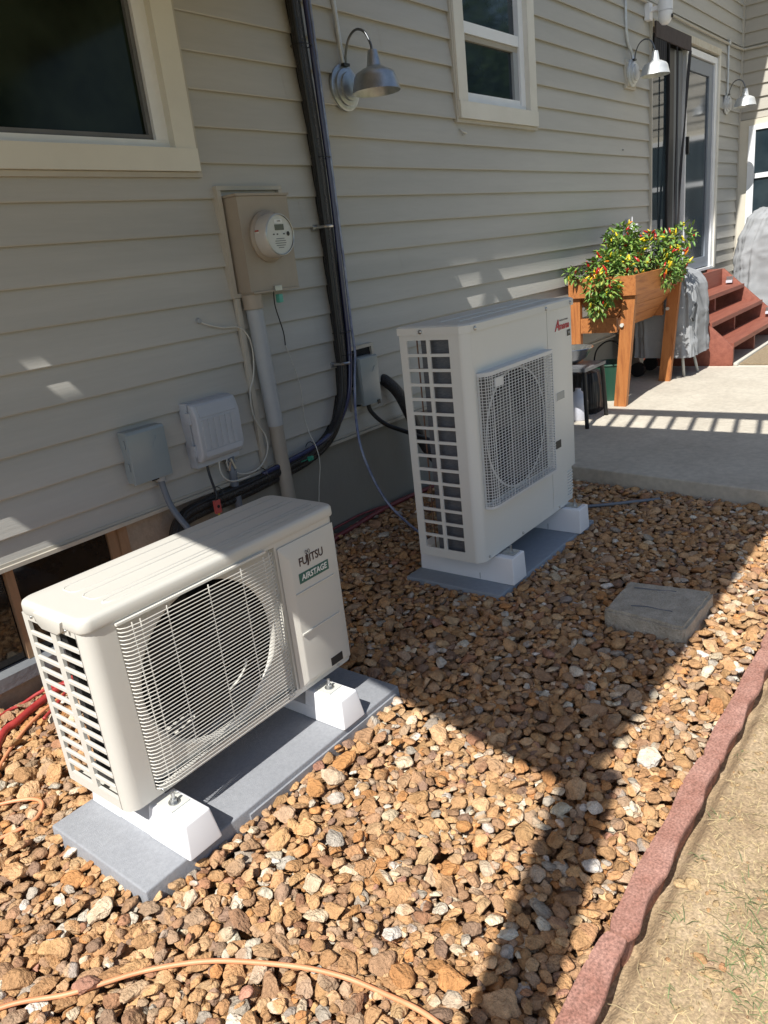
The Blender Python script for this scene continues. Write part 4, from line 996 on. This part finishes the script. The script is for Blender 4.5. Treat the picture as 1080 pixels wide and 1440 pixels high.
# ------------------------------------------------------------------ planter
pl = thing('planter', 'elevated V-shaped cedar planter on four legs standing on the patio', 'planter', (5.67, -.27, .1))
lw, lt = .085, .04
XA, XB = 5.185, 6.165
for x in (XA, XB-.04):
    f = B(); beam(f, (x+.02, -.432, .1), (x+.02, -.502, .868), .04, .088, Vector((0,1,0))); part('leg', f, CEDAR, pl, bevel=.004)
    f = B(); beam(f, (x+.02, -.10, .1), (x+.02, -.105, .868), .04, .088, Vector((0,1,0))); part('leg', f, CEDAR, pl, bevel=.004)
    part('brace', bx(x+.003, x+.037, -.412, -.150, .622, .722), CEDARX, pl, bevel=.003)
    xs_ = x-.004 if x == XA else x-.0002
    part('end_board', bx(x-.022, x-.002, -.556, -.075, .869, .998), CEDARX, pl, bevel=.004)
    for (z0, z1) in ((.769, .866), (.675, .767)):
        h0_ = .235*(z0-.62)/.26; h1_ = .235*(z1-.62)/.26
        f = B(); prism(f, [(-.315-h0_*.95, z0), (-.315+h0_*.9, z0), (-.315+h1_*.9, z1), (-.315-h1_*.95, z1)], 'x', x+.042, x+.062); part('end_board', f, CEDARX, pl)
    f = B(); cyl(f, (x+.0, -.455, .672), (x-.016, -.455, .672), .013, 10); part('bolt', f, CABW, pl)
part('rim_board', bx(XA-.0015, XB+.0, -.556, -.532, .869, .998), CEDARX, pl, bevel=.004)
part('rim_board', bx(XA-.0015, XB+.0, -.100, -.076, .869, .998), CEDARX, pl, bevel=.004)
for s in (-1, 1):
    for k in range(3):
        z1 = .868-k*.085; z0 = z1-.083
        def yy(z): return -.315+s*(.02+.195*(z-.61)/.26)
        f = B(); prism(f, [(yy(z0), z0), (yy(z1), z1), (yy(z1)-s*.018, z1), (yy(z0)-s*.018, z0)], 'x', XA+.063, XB-.045)
        part('side_board', f, CEDARX, pl, bevel=.002)
part('soil', bx(XA, XB-.001, -.531, -.101, .87, .955), SOIL, pl)

LG = None
def leafmesh(bm, colL, c, dirv, up, L_, w_, shade_):
    dirv = dirv.normalized(); side = dirv.cross(up)
    if side.length < 1e-3: side = Vector((1,0,0))
    side.normalize(); nrm = side.cross(dirv).normalized()
    pts = [c, c+dirv*L_*.35+side*w_*.5+nrm*.004, c+dirv*L_*.35-side*w_*.5+nrm*.004, c+dirv*L_*.70+side*w_*.38+nrm*(-.002), c+dirv*L_*.70-side*w_*.38+nrm*(-.002), c+dirv*L_-nrm*L_*.18, c+dirv*L_*.35-nrm*.002, c+dirv*L_*.70-nrm*.008]
    v = [bm.verts.new(p) for p in pts]
    for f_ in ((0,1,6), (0,6,2), (1,3,7,6), (6,7,4,2), (3,5,7), (7,5,4)):
        fa = bm.faces.new([v[i] for i in f_])
        for lp in fa.loops: lp[colL] = (*shade_, 1)
def pepper_bm():
    f = B(); lathe(f, [(0, 0), (.0055, .002), (.0075, .010), (.0068, .026), (.004, .040), (0, .048)], (0,0,0), 'z', 7); return f
pep_me = {}
for nm, mm in (('r', PR), ('y', PY), ('o', PO)):
    f = pepper_bm(); me = bpy.data.meshes.new('pepper'); f.to_mesh(me); f.free(); me.materials.append(mm); me.shade_smooth(); pep_me[nm] = me
def pepper_plant(label, base, blobs, nleaf, npep, seed):
    rr = random.Random(seed); t = thing('pepper_plant', label, 'plant', base, 'ornamental pepper plants in the planter')
    bm = B(); colL = bm.loops.layers.float_color.new('Col'); stems = B()
    ctr = Vector(base)+Vector((0, 0, .1)); peps = []
    tot = sum(b[2] for b in blobs)
    for (c, rad, wt) in blobs:
        c = Vector(c)
        for i in range(4): tube(stems, spline([base, (Vector(base)+c)/2+Vector((rr.uniform(-.03,.03), rr.uniform(-.03,.03), .05)), c+Vector([rr.uniform(-.5,.5)*q for q in rad])], 4), .0028, 4)
        for i in range(int(nleaf*wt/tot)):
            while True:
                p = Vector([rr.uniform(-1,1) for _ in range(3)])
                if .25 < p.length < 1: break
            pos = c+Vector([p[j]*rad[j] for j in range(3)])
            out = Vector([p[j]/rad[j] for j in range(3)]).normalized()*.6+Vector((rr.uniform(-1,1), rr.uniform(-1,1), rr.uniform(-.9,.5)))
            g = rr.uniform(.75, 1.25); yl = rr.uniform(.9, 1.5)
            if rr.random() < .08: g *= 1.5; yl *= 1.25
            leafmesh(bm, colL, pos, out, Vector((rr.uniform(-.3,.3), rr.uniform(-.3,.3), 1)), rr.uniform(.035, .065), rr.uniform(.014, .026), (g*yl, g*1.1, g*.9))
        for i in range(int(npep*wt/tot)):
            while True:
                p = Vector([rr.uniform(-1,1) for _ in range(3)])
                if .75 < p.length < 1 and (p.x < .35 or p.z > .4 or p.y < 0): break
            pos = c+Vector([p[j]*rad[j]*1.08 for j in range(3)])
            peps.append((pos, Vector((rr.uniform(-.8,.8)+p.x*.4, rr.uniform(-.8,.8)+p.y*.4, rr.uniform(.0, 1.2)))))
    part('foliage', bm, LEAF, t, smooth=True); part('stems', stems, mat('green_stem', (.06,.12,.03), rough=.6), t)
    for pos, dr_ in peps:
        k = rr.choices('yro', (8, 4, 1.2))[0]
        o = bpy.data.objects.new('pepper', pep_me[k]); link(o, t)
        o.location = pos-Vector(base); o.rotation_euler = dr_.to_track_quat('Z', 'Y').to_euler(); s_ = rr.uniform(.8, 1.25); o.scale = (s_, s_, s_)
pepper_plant('pepper plant spilling over the near end board of the cedar planter', (5.32, -.34, .95), [((5.27, -.33, 1.06), (.13,.16,.10), 5), ((5.08, -.36, .93), (.07,.12,.11), 3.5), ((5.07, -.33, .82), (.05,.07,.08), 1.6), ((5.19, -.14, 1.02), (.07,.12,.05), 1.4)], 780, 54, 3)
pepper_plant('tallest pepper plant in the middle of the cedar planter', (5.65, -.28, .95), [((5.60, -.28, 1.12), (.17,.17,.13), 5), ((5.72, -.27, 1.23), (.14,.14,.10), 4), ((5.5, -.42, 1.02), (.12,.12,.10), 2)], 820, 48, 4)
pepper_plant('pepper plant at the far end of the cedar planter hanging over its long side', (5.98, -.36, .95), [((5.95, -.42, 1.12), (.17,.16,.13), 5), ((5.95, -.56, 1.02), (.16,.09,.11), 4), ((5.72, -.60, .95), (.10,.06,.08), 2), ((6.1, -.56, 1.2), (.10,.10,.10), 1.6)], 920, 70, 5)

# ------------------------------------------------------------------ covered grills
def cover(name, label, rings_, seed, tab=None, amp=.012, kind_m=COVER):
    """rings_: (cx, cy, hx, hy, z, roundness)"""
    f = B(); N = 150; R_ = []
    cxx, cyy = rings_[0][0], rings_[0][1]
    zz = [r_[4] for r_ in rings_]
    lv = np.linspace(0, len(rings_)-1, 80)
    for t_ in lv:
        i = min(int(t_), len(rings_)-2); fr = t_-i
        cx_, cy_, hx, hy, z, ro = [rings_[i][j]*(1-fr)+rings_[i+1][j]*fr for j in range(6)]
        row = []
        for k in range(N):
            a = 2*PI*k/N; ca, sa = math.cos(a), math.sin(a); e = 2/ro
            x = hx*math.copysign(abs(ca)**e, ca); y = hy*math.copysign(abs(sa)**e, sa)
            p = Vector((cx_+x, cy_+y, z))
            nse = mn.noise(Vector((ca*2.2, sa*2.2, z*2.0+seed)))*1.5+.7*mn.noise(Vector((ca*6, sa*6, z*1.4+seed)))+.35*mn.noise(p*17)
            rg = 1-abs(mn.noise(Vector((ca*4.5+z*.6, sa*4.5-z*.5, z*.9+seed*2))))*2; rg2 = 1-abs(mn.noise(Vector((p.x*6+z*3, p.y*6, z*7+seed))))*2
            fold = amp*(.8*nse+1.1*max(0, rg)**3+.5*max(0, rg2)**3)*(1 if t_ < len(rings_)-1.6 else .4)
            p += Vector((ca, sa, 0))*fold; p.z += .5*fold*(z > zz[-1]-.12)
            row.append(f.verts.new(p))
        R_.append(row)
    for a, b in zip(R_, R_[1:]):
        for k in range(N): f.faces.new((a[k], a[(k+1)%N], b[(k+1)%N], b[k]))
    f.faces.new(R_[-1]); bmesh.ops.recalc_face_normals(f, faces=f.faces)
    t = thing(name, label, 'grill cover', (cxx, cyy, zz[0]))
    part('cover', f, kind_m, t, smooth=True); return t
c1 = cover('covered_grill', 'small grill under a grey fabric cover between the cedar planter and the red steps', [(6.48,-.37,.255,.245,.27,6), (6.48,-.37,.25,.235,.45,6), (6.48,-.37,.245,.23,.70,6), (6.48,-.37,.235,.22,.82,5), (6.48,-.36,.20,.18,.90,4), (6.48,-.35,.12,.11,.945,3), (6.48,-.34,.02,.02,.955,2)], 3, amp=.016)
f = B(); obox(f, (6.30, -.606, .62), (.05, .012, .14), Matrix.Rotation(.6, 3, 'Y')); part('strap_tab', f, COVERD, c1)
f = B(); tube(f, [(6.60, -.50, .32), (6.58, -.56, .10)], .012, 8); tube(f, [(6.35, -.50, .32), (6.35, -.52, .10)], .012, 8); tube(f, [(6.60, -.50, .30), (6.46, -.60, .29)], .010, 8); part('leg', f, CABW, c1, smooth=True)
f = B(); cyl(f, (6.30, -.15, .16), (6.34, -.15, .16), .06, 16); part('wheel', f, BLACK, c1); f = B(); cyl(f, (6.60, -.15, .16), (6.64, -.15, .16), .06, 16); part('wheel', f, BLACK, c1)
part('firebox', bx(6.28, 6.66, -.5, -.2, .26, .6), BLACK, c1)
c2 = cover('covered_grill', 'tall grill under a grey fabric cover right of the red steps below the corner window', [(9.22,-.62,.34,.40,.14,5), (9.22,-.62,.335,.395,.5,5), (9.22,-.62,.33,.38,.85,5), (9.22,-.62,.30,.34,1.08,4.5), (9.22,-.60,.25,.26,1.24,3.5), (9.22,-.58,.16,.15,1.32,2.6), (9.22,-.56,.02,.02,1.34,2)], 9, amp=.03)
f = B(); tube(f, [(8.95,-.9,.1),(8.95,-.9,.16)], .02, 8); part('foot', f, BLACK, c2)

# ------------------------------------------------------------------ steps
st = thing('steps', 'three-tread red stained wooden steps up to the sliding door', 'steps', (7.74, -.4, .1))
for x in (6.812, 8.632):
    f = B(); prism(f, [(-.775, .1), (-.775, .255), (-.20, .79), (-.02, .79), (-.02, .1)], 'x', x, x+.04); part('stringer', f, REDW, st, bevel=.003)
f = B(); prism(f, [(-.73, .1), (-.73, .245), (-.55, .245), (-.55, .42), (-.37, .42), (-.37, .59), (-.02, .59), (-.02, .1)], 'x', 7.72, 7.76); part('stringer', f, REDW, st)
for (y, z) in ((-.770, .286), (-.590, .458), (-.410, .630)):
    part('tread', bx(6.853, 8.631, y, y+.235, z-.038, z), REDW, st, bevel=.006)
for y, z in ((-.545, .26), (-.365, .43), (-.19, .60)): pass
part('riser_board', bx(6.853, 8.631, -.19, -.155, .632, .792), REDW, st)
part('landing_board', bx(6.813, 8.672, -.199, -.02, .7925, .8), REDW, st) if False else None
def slight(x, y, z, label):
    t = thing('step_light', label, 'step light', (x, y, z), 'small square step lights')
    part('housing', bx(x-.012, x+.012, y-.03, y+.03, z, z+.05), STEEL, t, bevel=.004); part('lens', bx(x-.032, x-.0125, y-.03, y+.03, z-.012, z+.012), JUG, t, bevel=.003); return t
slight(8.618, -.27, .66, 'small metal step light on the upper part of the red stringer beside the door')
slight(8.618, -.66, .33, 'small metal step light low on the far red stringer')
dm = thing('doormat', 'tan coir doormat on the patio at the foot of the red steps', 'doormat', (7.5, -1.1, .1))
part('pile', bx(6.86, 8.2, -1.45, -.82, .104, .116), MAT_, dm, bevel=.003)
f = B(); box(f, 6.81, 8.7, -.815, -.783, .1005, .128); solo('threshold_strip', f, mat('pale_strip', (.50,.48,.42), rough=.9, bump=.2), 'pale narrow strip on the patio between the steps and the doormat', 'strip', bevel=.003)

# ------------------------------------------------------------------ clutter under the planter
sto = thing('metal_stool', 'black metal stool behind the tall unit holding a steel bowl', 'stool', (4.66, -.32, .1))
part('seat', bx(4.48, 4.80, -.49, -.16, .475, .495), mat('stool_top', (.10,.105,.11), (.18,.18,.19), rough=.4, scale=12), sto, bevel=.01, seg=3)
for x, y, sx, sy in ((4.50, -.47, .03, .0), (4.78, -.47, .14, .03), (4.50, -.18, -.03, .02), (4.78, -.18, .10, .02)):
    f = B(); tube(f, spline([(x, y, .478), (x+sx*.3, y+sy*.3, .40), (x+sx, y+sy, .1)], 6), .014, 8); part('leg', f, BLACK, sto, smooth=True)
bw_ = B(); lathe(bw_, [(.0, .0), (.05, .003), (.10, .035), (.14, .095), (.15, .10), (.147, .103), (.134, .095), (.095, .042), (0, .012)], (4.68, -.30, .497), 'z', 32)
solo('steel_bowl', bw_, mat('bright_steel', (.62,.62,.60), rough=.22, metal=.95), 'shiny steel bowl on top of the black stool', 'bowl', smooth='auto', ang=50)
jg = B(); lathe(jg, [(.055, 0), (.062, .01), (.064, .13), (.055, .17), (.02, .20), (.02, .215), (0, .216)], (4.76, -.31, .1), 'z', 20, True)
solo('white_jug', jg, JUG, 'white plastic jug on the patio under the black stool', 'jug', smooth='auto', ang=50)
f = B()
bgm = cover('rubbish_bag', 'black plastic bag standing under the planter beside the white jug', [(5.0,-.26,.10,.09,.1,3), (5.0,-.26,.11,.10,.18,3), (5.0,-.26,.10,.09,.32,3), (5.0,-.26,.08,.08,.38,3), (5.0,-.26,.03,.03,.40,2)], 21, amp=.012, kind_m=BLACK)
f.free()
bgm['category'] = 'bag'
bk = thing('green_bucket', 'dark green plastic bucket in the shade under the cedar planter', 'bucket', (5.45, -.26, .1))
f = B(); lathe(f, [(0, 0), (.10, 0), (.13, .26), (.138, .265), (.135, .275), (.125, .265), (.098, .01), (0, .01)], (5.45, -.26, .1), 'z', 28); part('body', f, GREENP, bk, smooth='auto', ang=45)
f = B(); tube(f, spline([(5.45, -.39, .36), (5.45, -.36, .47), (5.45, -.26, .53), (5.45, -.16, .47), (5.45, -.13, .36)], 6), .006, 7); part('handle', f, BLACK, bk, smooth=True)

# ------------------------------------------------------------------ trees across the yard (out of frame, mirrored in the windows)
TLEAF = mat('tree_leaf', (.03,.07,.015), (.07,.13,.03), rough=.7, scale=1.5); BARK = mat('bark', (.10,.075,.05), (.15,.11,.08), rough=.9, scale=6)
def tree(x, y, h, label, seed):
    g = np.random.default_rng(seed); t = thing('leafy_tree', label, 'tree', (x, y, -.03), 'trees across the yard')
    f = B(); tube(f, spline([(x, y, -.03), (x+.1, y, h*.25), (x-.1, y+.1, h*.5), (x, y, h*.8)], 5), [.26-.011*k for k in range(16)], 8)
    for k in range(6):
        a = g.uniform(0, 6.28); z = h*g.uniform(.3, .6); tube(f, [(x, y, z), (x+1.8*math.cos(a), y+1.8*math.sin(a), z+1.2)], [.10, .03], 5)
    part('trunk', f, BARK, t)
    n = 7000; ctr = g.normal(size=(26, 3)); ctr /= np.linalg.norm(ctr, axis=1)[:, None]; ctr *= np.array([2.0, 2.0, h*.28])*g.uniform(.3, 1, (26, 1)); ctr += np.array([x, y, h*.62])
    P = ctr[g.integers(0, 26, n)]+g.normal(size=(n, 3))*.5; A_ = g.normal(size=(n, 3)); A_ /= np.linalg.norm(A_, axis=1)[:, None]; C_ = np.cross(A_, g.normal(size=(n, 3))); C_ /= np.linalg.norm(C_, axis=1)[:, None]
    V = np.stack([P, P+A_*.10+C_*.05, P+A_*.2, P+A_*.10-C_*.05], 1).reshape(-1, 3)
    me = bpy.data.meshes.new('crown'); me.from_pydata((V-np.array([x, y, -.03])).tolist(), [], (np.arange(n)[:, None]*4+np.arange(4)).tolist()); me.materials.append(TLEAF)
    o = bpy.data.objects.new('crown', me); link(o, t)
for q in ((6.5, -12, 8.5, 'leafy tree across the yard behind the camera, mirrored in the nearest window', 1), (13, -11, 9.5, 'tallest leafy tree across the yard behind the camera', 2), (18.5, -9, 8.5, 'leafy tree across the yard mirrored in the second window', 3), (24, -10, 9, 'farthest leafy tree across the yard past the patio', 4)): tree(*q)

# ------------------------------------------------------------------ gravel
def ico(sub):
    b = B(); bmesh.ops.create_icosphere(b, subdivisions=sub, radius=1); b.verts.ensure_lookup_table()
    V = np.array([v.co[:] for v in b.verts]); F = np.array([[v.index for v in f.verts] for f in b.faces]); b.free(); return V, F
def stone_proto(V, seed):
    g = np.random.default_rng(seed); P = V.copy()
    for _ in range(g.integers(11, 17)):
        nn = g.normal(size=3); nn /= np.linalg.norm(nn); dd = g.uniform(.50, .82)
        s = P@nn; ex_ = np.maximum(s-dd, 0); P -= np.outer(ex_*.97, nn)
    o3 = Vector(g.uniform(0, 50, 3))
    k = np.array([.17*mn.noise(Vector(p)*1.5+o3)+.08*mn.noise(Vector(p)*3.4+o3)+.035*mn.noise(Vector(p)*8+o3) for p in P])
    P *= (1+k)[:, None]
    return P/np.abs(P).max(axis=0)
Vh, Fh = ico(4); Vm, Fm = ico(3); Vl, Fl = ico(2)
NP_ = 26
PRh = [stone_proto(Vh, 50+i) for i in range(NP_)]; PRm = [stone_proto(Vm, 50+i) for i in range(NP_)]; PRl = [stone_proto(Vl, 50+i) for i in range(NP_)]
GX0, GX1, GY0, GY1, CS = -.35, 3.80, -2.07, .04, .006
NXg, NYg = int((GX1-GX0)/CS), int((GY1-GY0)/CS)
H = np.full((NXg, NYg), -.040)
xg = GX0+CS*(np.arange(NXg)+.5); yg_ = GY0+CS*(np.arange(NYg)+.5)
dp_ = np.maximum(np.abs(xg-1.07)[:, None]-.46, np.abs(yg_+.96)[None, :]-.20)
H += .040*np.clip(1-(dp_-.05)/.12, 0, 1)
def block(x0, x1, y0, y1): H[np.ix_((xg > x0) & (xg < x1), (yg_ > y0) & (yg_ < y1))] = 1.0
block(.622, 1.515, -1.146, -.78); block(2.252, 3.108, -1.100, -.684); block(2.215, 2.495, -1.805, -1.53); 
for xi, x in enumerate(xg):
    H[xi, yg_ < -2.004] = .5
    H[xi, (yg_ > -.003)] = .5
    if x > 3.55: H[xi, x > (3.715+(yg_+.78)*.125-.0)] = .6
block(-.35, 1.46, -.03, .01)
stones = []
PAL = [((.40,.232,.112), 6), ((.46,.275,.135), 5.5), ((.34,.205,.118), 4), ((.50,.325,.18), 3.5), ((.36,.25,.165), 2.6), ((.27,.175,.12), 1.8), ((.43,.215,.085), 1.8), ((.33,.175,.10), .8), ((.56,.45,.32), 1.4), ((.56,.50,.40), .7), ((.60,.56,.49), .35), ((.33,.285,.235), .7), ((.48,.43,.37), .5), ((.38,.20,.14), .2)]
pw = np.array([w for _, w in PAL]); pw = pw/pw.sum(); pc_ = np.array([c for c, _ in PAL])
NS = 42000
kk = rng.integers(0, NP_, NS)
sz = rng.lognormal(math.log(.0163), .30, NS).clip(.009, .034)
for i in range(NS):
    fill = i > NS*.78
    s0 = sz[i]*(.66 if fill else 1)
    a_, b_, c_ = s0*rng.uniform(1.0, 1.25), s0*rng.uniform(.72, 1.0), s0*rng.uniform(.36, .56)
    th = rng.uniform(0, PI); ct, stt = math.cos(th), math.sin(th)
    R0 = int(a_/CS)+1
    gx, gy = np.meshgrid(np.arange(-R0, R0+1)*CS, np.arange(-R0, R0+1)*CS, indexing='ij')
    q = ((gx*ct+gy*stt)/a_)**2+((-gx*stt+gy*ct)/b_)**2
    msk = q < .86; hgt = c_*np.sqrt(np.maximum(0, 1-q))
    best = None
    for _ in range(7):
        ix, iy = rng.integers(R0, NXg-R0-1), rng.integers(R0, NYg-R0-1)
        sub = H[ix-R0:ix+R0+1, iy-R0:iy+R0+1]
        zz = (sub+hgt)[msk].max()
        if best is None or zz < best[0]: best = (zz, ix, iy)
    zz, ix, iy = best
    if zz > .3: continue
    zz -= .0045
    lim = .026+.016*(max(abs(xg[ix]-1.07)-.46, abs(yg_[iy]+.96)-.20) < .10)
    if zz > lim and not (zz < lim+.010 and rng.random() < .12): continue
    sub = H[ix-R0:ix+R0+1, iy-R0:iy+R0+1]; sub[msk] = np.maximum(sub[msk], (zz+hgt)[msk])
    x, y = xg[ix], yg_[iy]
    stones.append((x, y, zz, a_, b_, c_, th, kk[i], ix, iy))
# keep only stones that show
keep = []
for s in stones:
    x, y, zz, a_, b_, c_, th, k, ix, iy = s
    R0 = int(b_*.8/CS)+1
    if (H[ix-R0:ix+R0+1, iy-R0:iy+R0+1] <= zz+c_+.006).any() and zz+c_ > -.045: keep.append(s)
stones = keep
def scr(x, y, z):
    v = Vector((x, y, z))-CAM; k = v.dot(d)
    return (540+1056*v.dot(r2)/k, 720-1056*v.dot(u2)/k, k) if k > .1 else (-999, -999, 1e9)
info = []
for s in stones:
    X_, Y_, k_ = scr(*s[:3]); vis = -40 < X_ < 1120 and -40 < Y_ < 1480
    if X_ < -300 or X_ > 1400 or Y_ > 1900: 
        if not (-600 < X_ < 1700): continue
    topness = H[s[8], s[9]] <= s[2]+s[5]+.002
    info.append((s, vis, k_, topness))
info.sort(key=lambda t: (-int(bool(t[1] and t[3])), t[2]/t[0][3]))
def rotmat(th, tx, ty):
    ct, st_ = math.cos(th), math.sin(th); A = np.array([[ct,-st_,0],[st_,ct,0],[0,0,1]])
    cx_, sx_ = math.cos(tx), math.sin(tx); cy_, sy_ = math.cos(ty), math.sin(ty)
    return np.array([[cy_,0,sy_],[0,1,0],[-sy_,0,cy_]])@np.array([[1,0,0],[0,cx_,-sx_],[0,sx_,cx_]])@A
def pick_col():
    c = pc_[rng.choice(len(pc_), p=pw)]; return np.clip(c*rng.uniform(.82, 1.2)*(1+rng.normal(0, .012, 3)), .02, .85)
def build(V, F, col, name, parent, origin=None, share=None):
    me = bpy.data.meshes.new(name); me.vertices.add(len(V)); me.vertices.foreach_set('co', V.astype('f').ravel())
    me.loops.add(F.size); me.loops.foreach_set('vertex_index', F.astype('i').ravel())
    me.polygons.add(len(F)); me.polygons.foreach_set('loop_start', np.arange(0, F.size, 3, dtype='i')); me.polygons.foreach_set('loop_total', np.full(len(F), 3, dtype='i'))
    me.update(calc_edges=True); me.validate()
    at = me.color_attributes.new('Col', 'FLOAT_COLOR', 'POINT'); at.data.foreach_set('color', np.c_[col, np.ones(len(col))].astype('f').ravel())
    me.polygons.foreach_set('use_smooth', np.ones(len(F), dtype=bool)); me.materials.append(STONE)
    o = bpy.data.objects.new(name, me); link(o, parent)
    if origin is not None: o.location = origin
    return o
bigV, bigF, bigC, nv = [], [], [], 0
for idx, (s, vis, k_, topn) in enumerate(info):
    x, y, zz, a_, b_, c_, th, k = s[:8]
    near = vis and k_ < 2.3
    lod = (PRh, Fh) if idx < 300 else ((PRm, Fm) if near and topn else (PRl if (k_ > 3.0 or not vis) else PRm, Fl if (k_ > 3.0 or not vis) else Fm))
    V = lod[0][k]*np.array([a_, b_, c_])*1.07
    V = V@rotmat(th, rng.normal(0, .24), rng.normal(0, .24)).T
    c0 = pick_col()
    # pale or rusty vein on one side of some stones
    col = np.tile(c0, (len(V), 1))
    if rng.random() < .3:
        nn = rng.normal(size=3); nn /= np.linalg.norm(nn); w = np.clip((V@nn/(a_*.5)-.1)*3, 0, 1)[:, None]
        col = col*(1-w*.6)+w*.6*pick_col()
    if idx < 300:
        build(V, lod[1], col, 'stone', gravel_bed, (x, y, zz))
    else:
        bigV.append(V+np.array([x, y, zz])); bigF.append(lod[1]+nv); bigC.append(col); nv += len(V)
gv = build(np.vstack(bigV), np.vstack(bigF), np.vstack(bigC), 'gravel', gravel_bed); gv['kind'] = 'stuff'
print('stones', len(info), 'tris', sum(len(f_) for f_ in bigF))

# ------------------------------------------------------------------ dry grass, tufts, clods on the dirt
bm = B(); colL = bm.loops.layers.float_color.new('Col')
for i in range(42000):
    x = rng.uniform(.75, 4.6); y = -2.085-abs(rng.normal(0, .75)) if i % 3 else rng.uniform(-3.4, -2.085)
    if y < -3.6: continue
    dens = mn.noise(Vector((x*2.2, y*2.2, 4)))
    if dens < rng.uniform(-.75, .15): continue
    a = rng.uniform(0, 2*PI); L_ = .008+rng.exponential(.012); L_ = min(L_, .06); w_ = rng.uniform(.0005, .0012); up = abs(rng.normal(0, .10)); bend = rng.normal(0, .4)
    z = dz(x, y)+.001
    p0 = Vector((x, y, z)); p1 = p0+Vector((math.cos(a), math.sin(a), up+.1))*L_*.5; p2 = p1+Vector((math.cos(a+bend), math.sin(a+bend), up*.4-.05))*L_*.5
    sd = Vector((-math.sin(a), math.cos(a), 0))*w_
    v = [bm.verts.new(q) for q in (p0-sd, p0+sd, p1+sd*.9, p1-sd*.9, p2)]
    g = rng.uniform(.5, 1.3); c = (.48*g, .375*g, .205*g, 1)
    for fa in (bm.faces.new(v[:4]), bm.faces.new((v[3], v[2], v[4]))):
        for lp in fa.loops: lp[colL] = c
part('dry_grass', bm, STRAW, None, kind='stuff')
bm = B(); colL = bm.loops.layers.float_color.new('Col')
tufts = [(1.808, -2.069, 9), (1.760, -2.118, 9), (1.538, -2.092, 8), (1.393, -2.086, 10), (1.350, -2.202, 34), (1.212, -2.105, 10), (1.159, -2.238, 90), (1.238, -2.248, 60), (1.039, -2.143, 8), (1.109, -2.265, 50), (1.303, -2.244, 30), (1.201, -2.205, 12)]
for tx, ty, n_ in tufts:
    for i in range(max(6, int(n_*.75))):
        x = tx+rng.normal(0, .010 if n_ < 20 else .045); y = ty+rng.normal(0, .008 if n_ < 20 else .035); a = rng.uniform(0, 2*PI); L_ = rng.uniform(.015, .045); up = rng.uniform(.15, .7); w_ = .0011
        p0 = Vector((x, y, dz(x, y))); p1 = p0+Vector((math.cos(a)*.6, math.sin(a)*.6, up))*L_*.5; p2 = p1+Vector((math.cos(a), math.sin(a), up*.2))*L_*.5
        sd = Vector((-math.sin(a), math.cos(a), 0))*w_
        v = [bm.verts.new(q) for q in (p0-sd, p0+sd, p1+sd*.9, p1-sd*.9, p2)]; g = rng.uniform(.7, 1.3); c = (.15*g, .18*g, .075*g, 1)
        for fa in (bm.faces.new(v[:4]), bm.faces.new((v[3], v[2], v[4]))):
            for lp in fa.loops: lp[colL] = c
part('green_grass', bm, STRAW, None, kind='stuff')
Vs, Fs, Cs, nv = [], [], [], 0
for i in range(4200):
    x = rng.uniform(.8, 4.4); y = -2.075-abs(rng.normal(0, .6)); s_ = rng.lognormal(math.log(.0030), .6)
    if s_ > .018: s_ = .018
    V = PRl[i % NP_]*np.array([s_*1.2, s_, s_*.5])@rotmat(rng.uniform(0, 6), rng.normal(0, .2), rng.normal(0, .2)).T+np.array([x, y, dz(x, y)+s_*.15])
    c0 = np.array((.40,.29,.16))*rng.uniform(.75, 1.2) if rng.random() < .8 else pick_col()
    Vs.append(V); Fs.append(Fl+nv); Cs.append(np.tile(c0, (len(V), 1))); nv += len(V)
pb = build(np.vstack(Vs), np.vstack(Fs), np.vstack(Cs), 'dirt_clods', None); pb['kind'] = 'stuff'
bpy.context.view_layer.update()
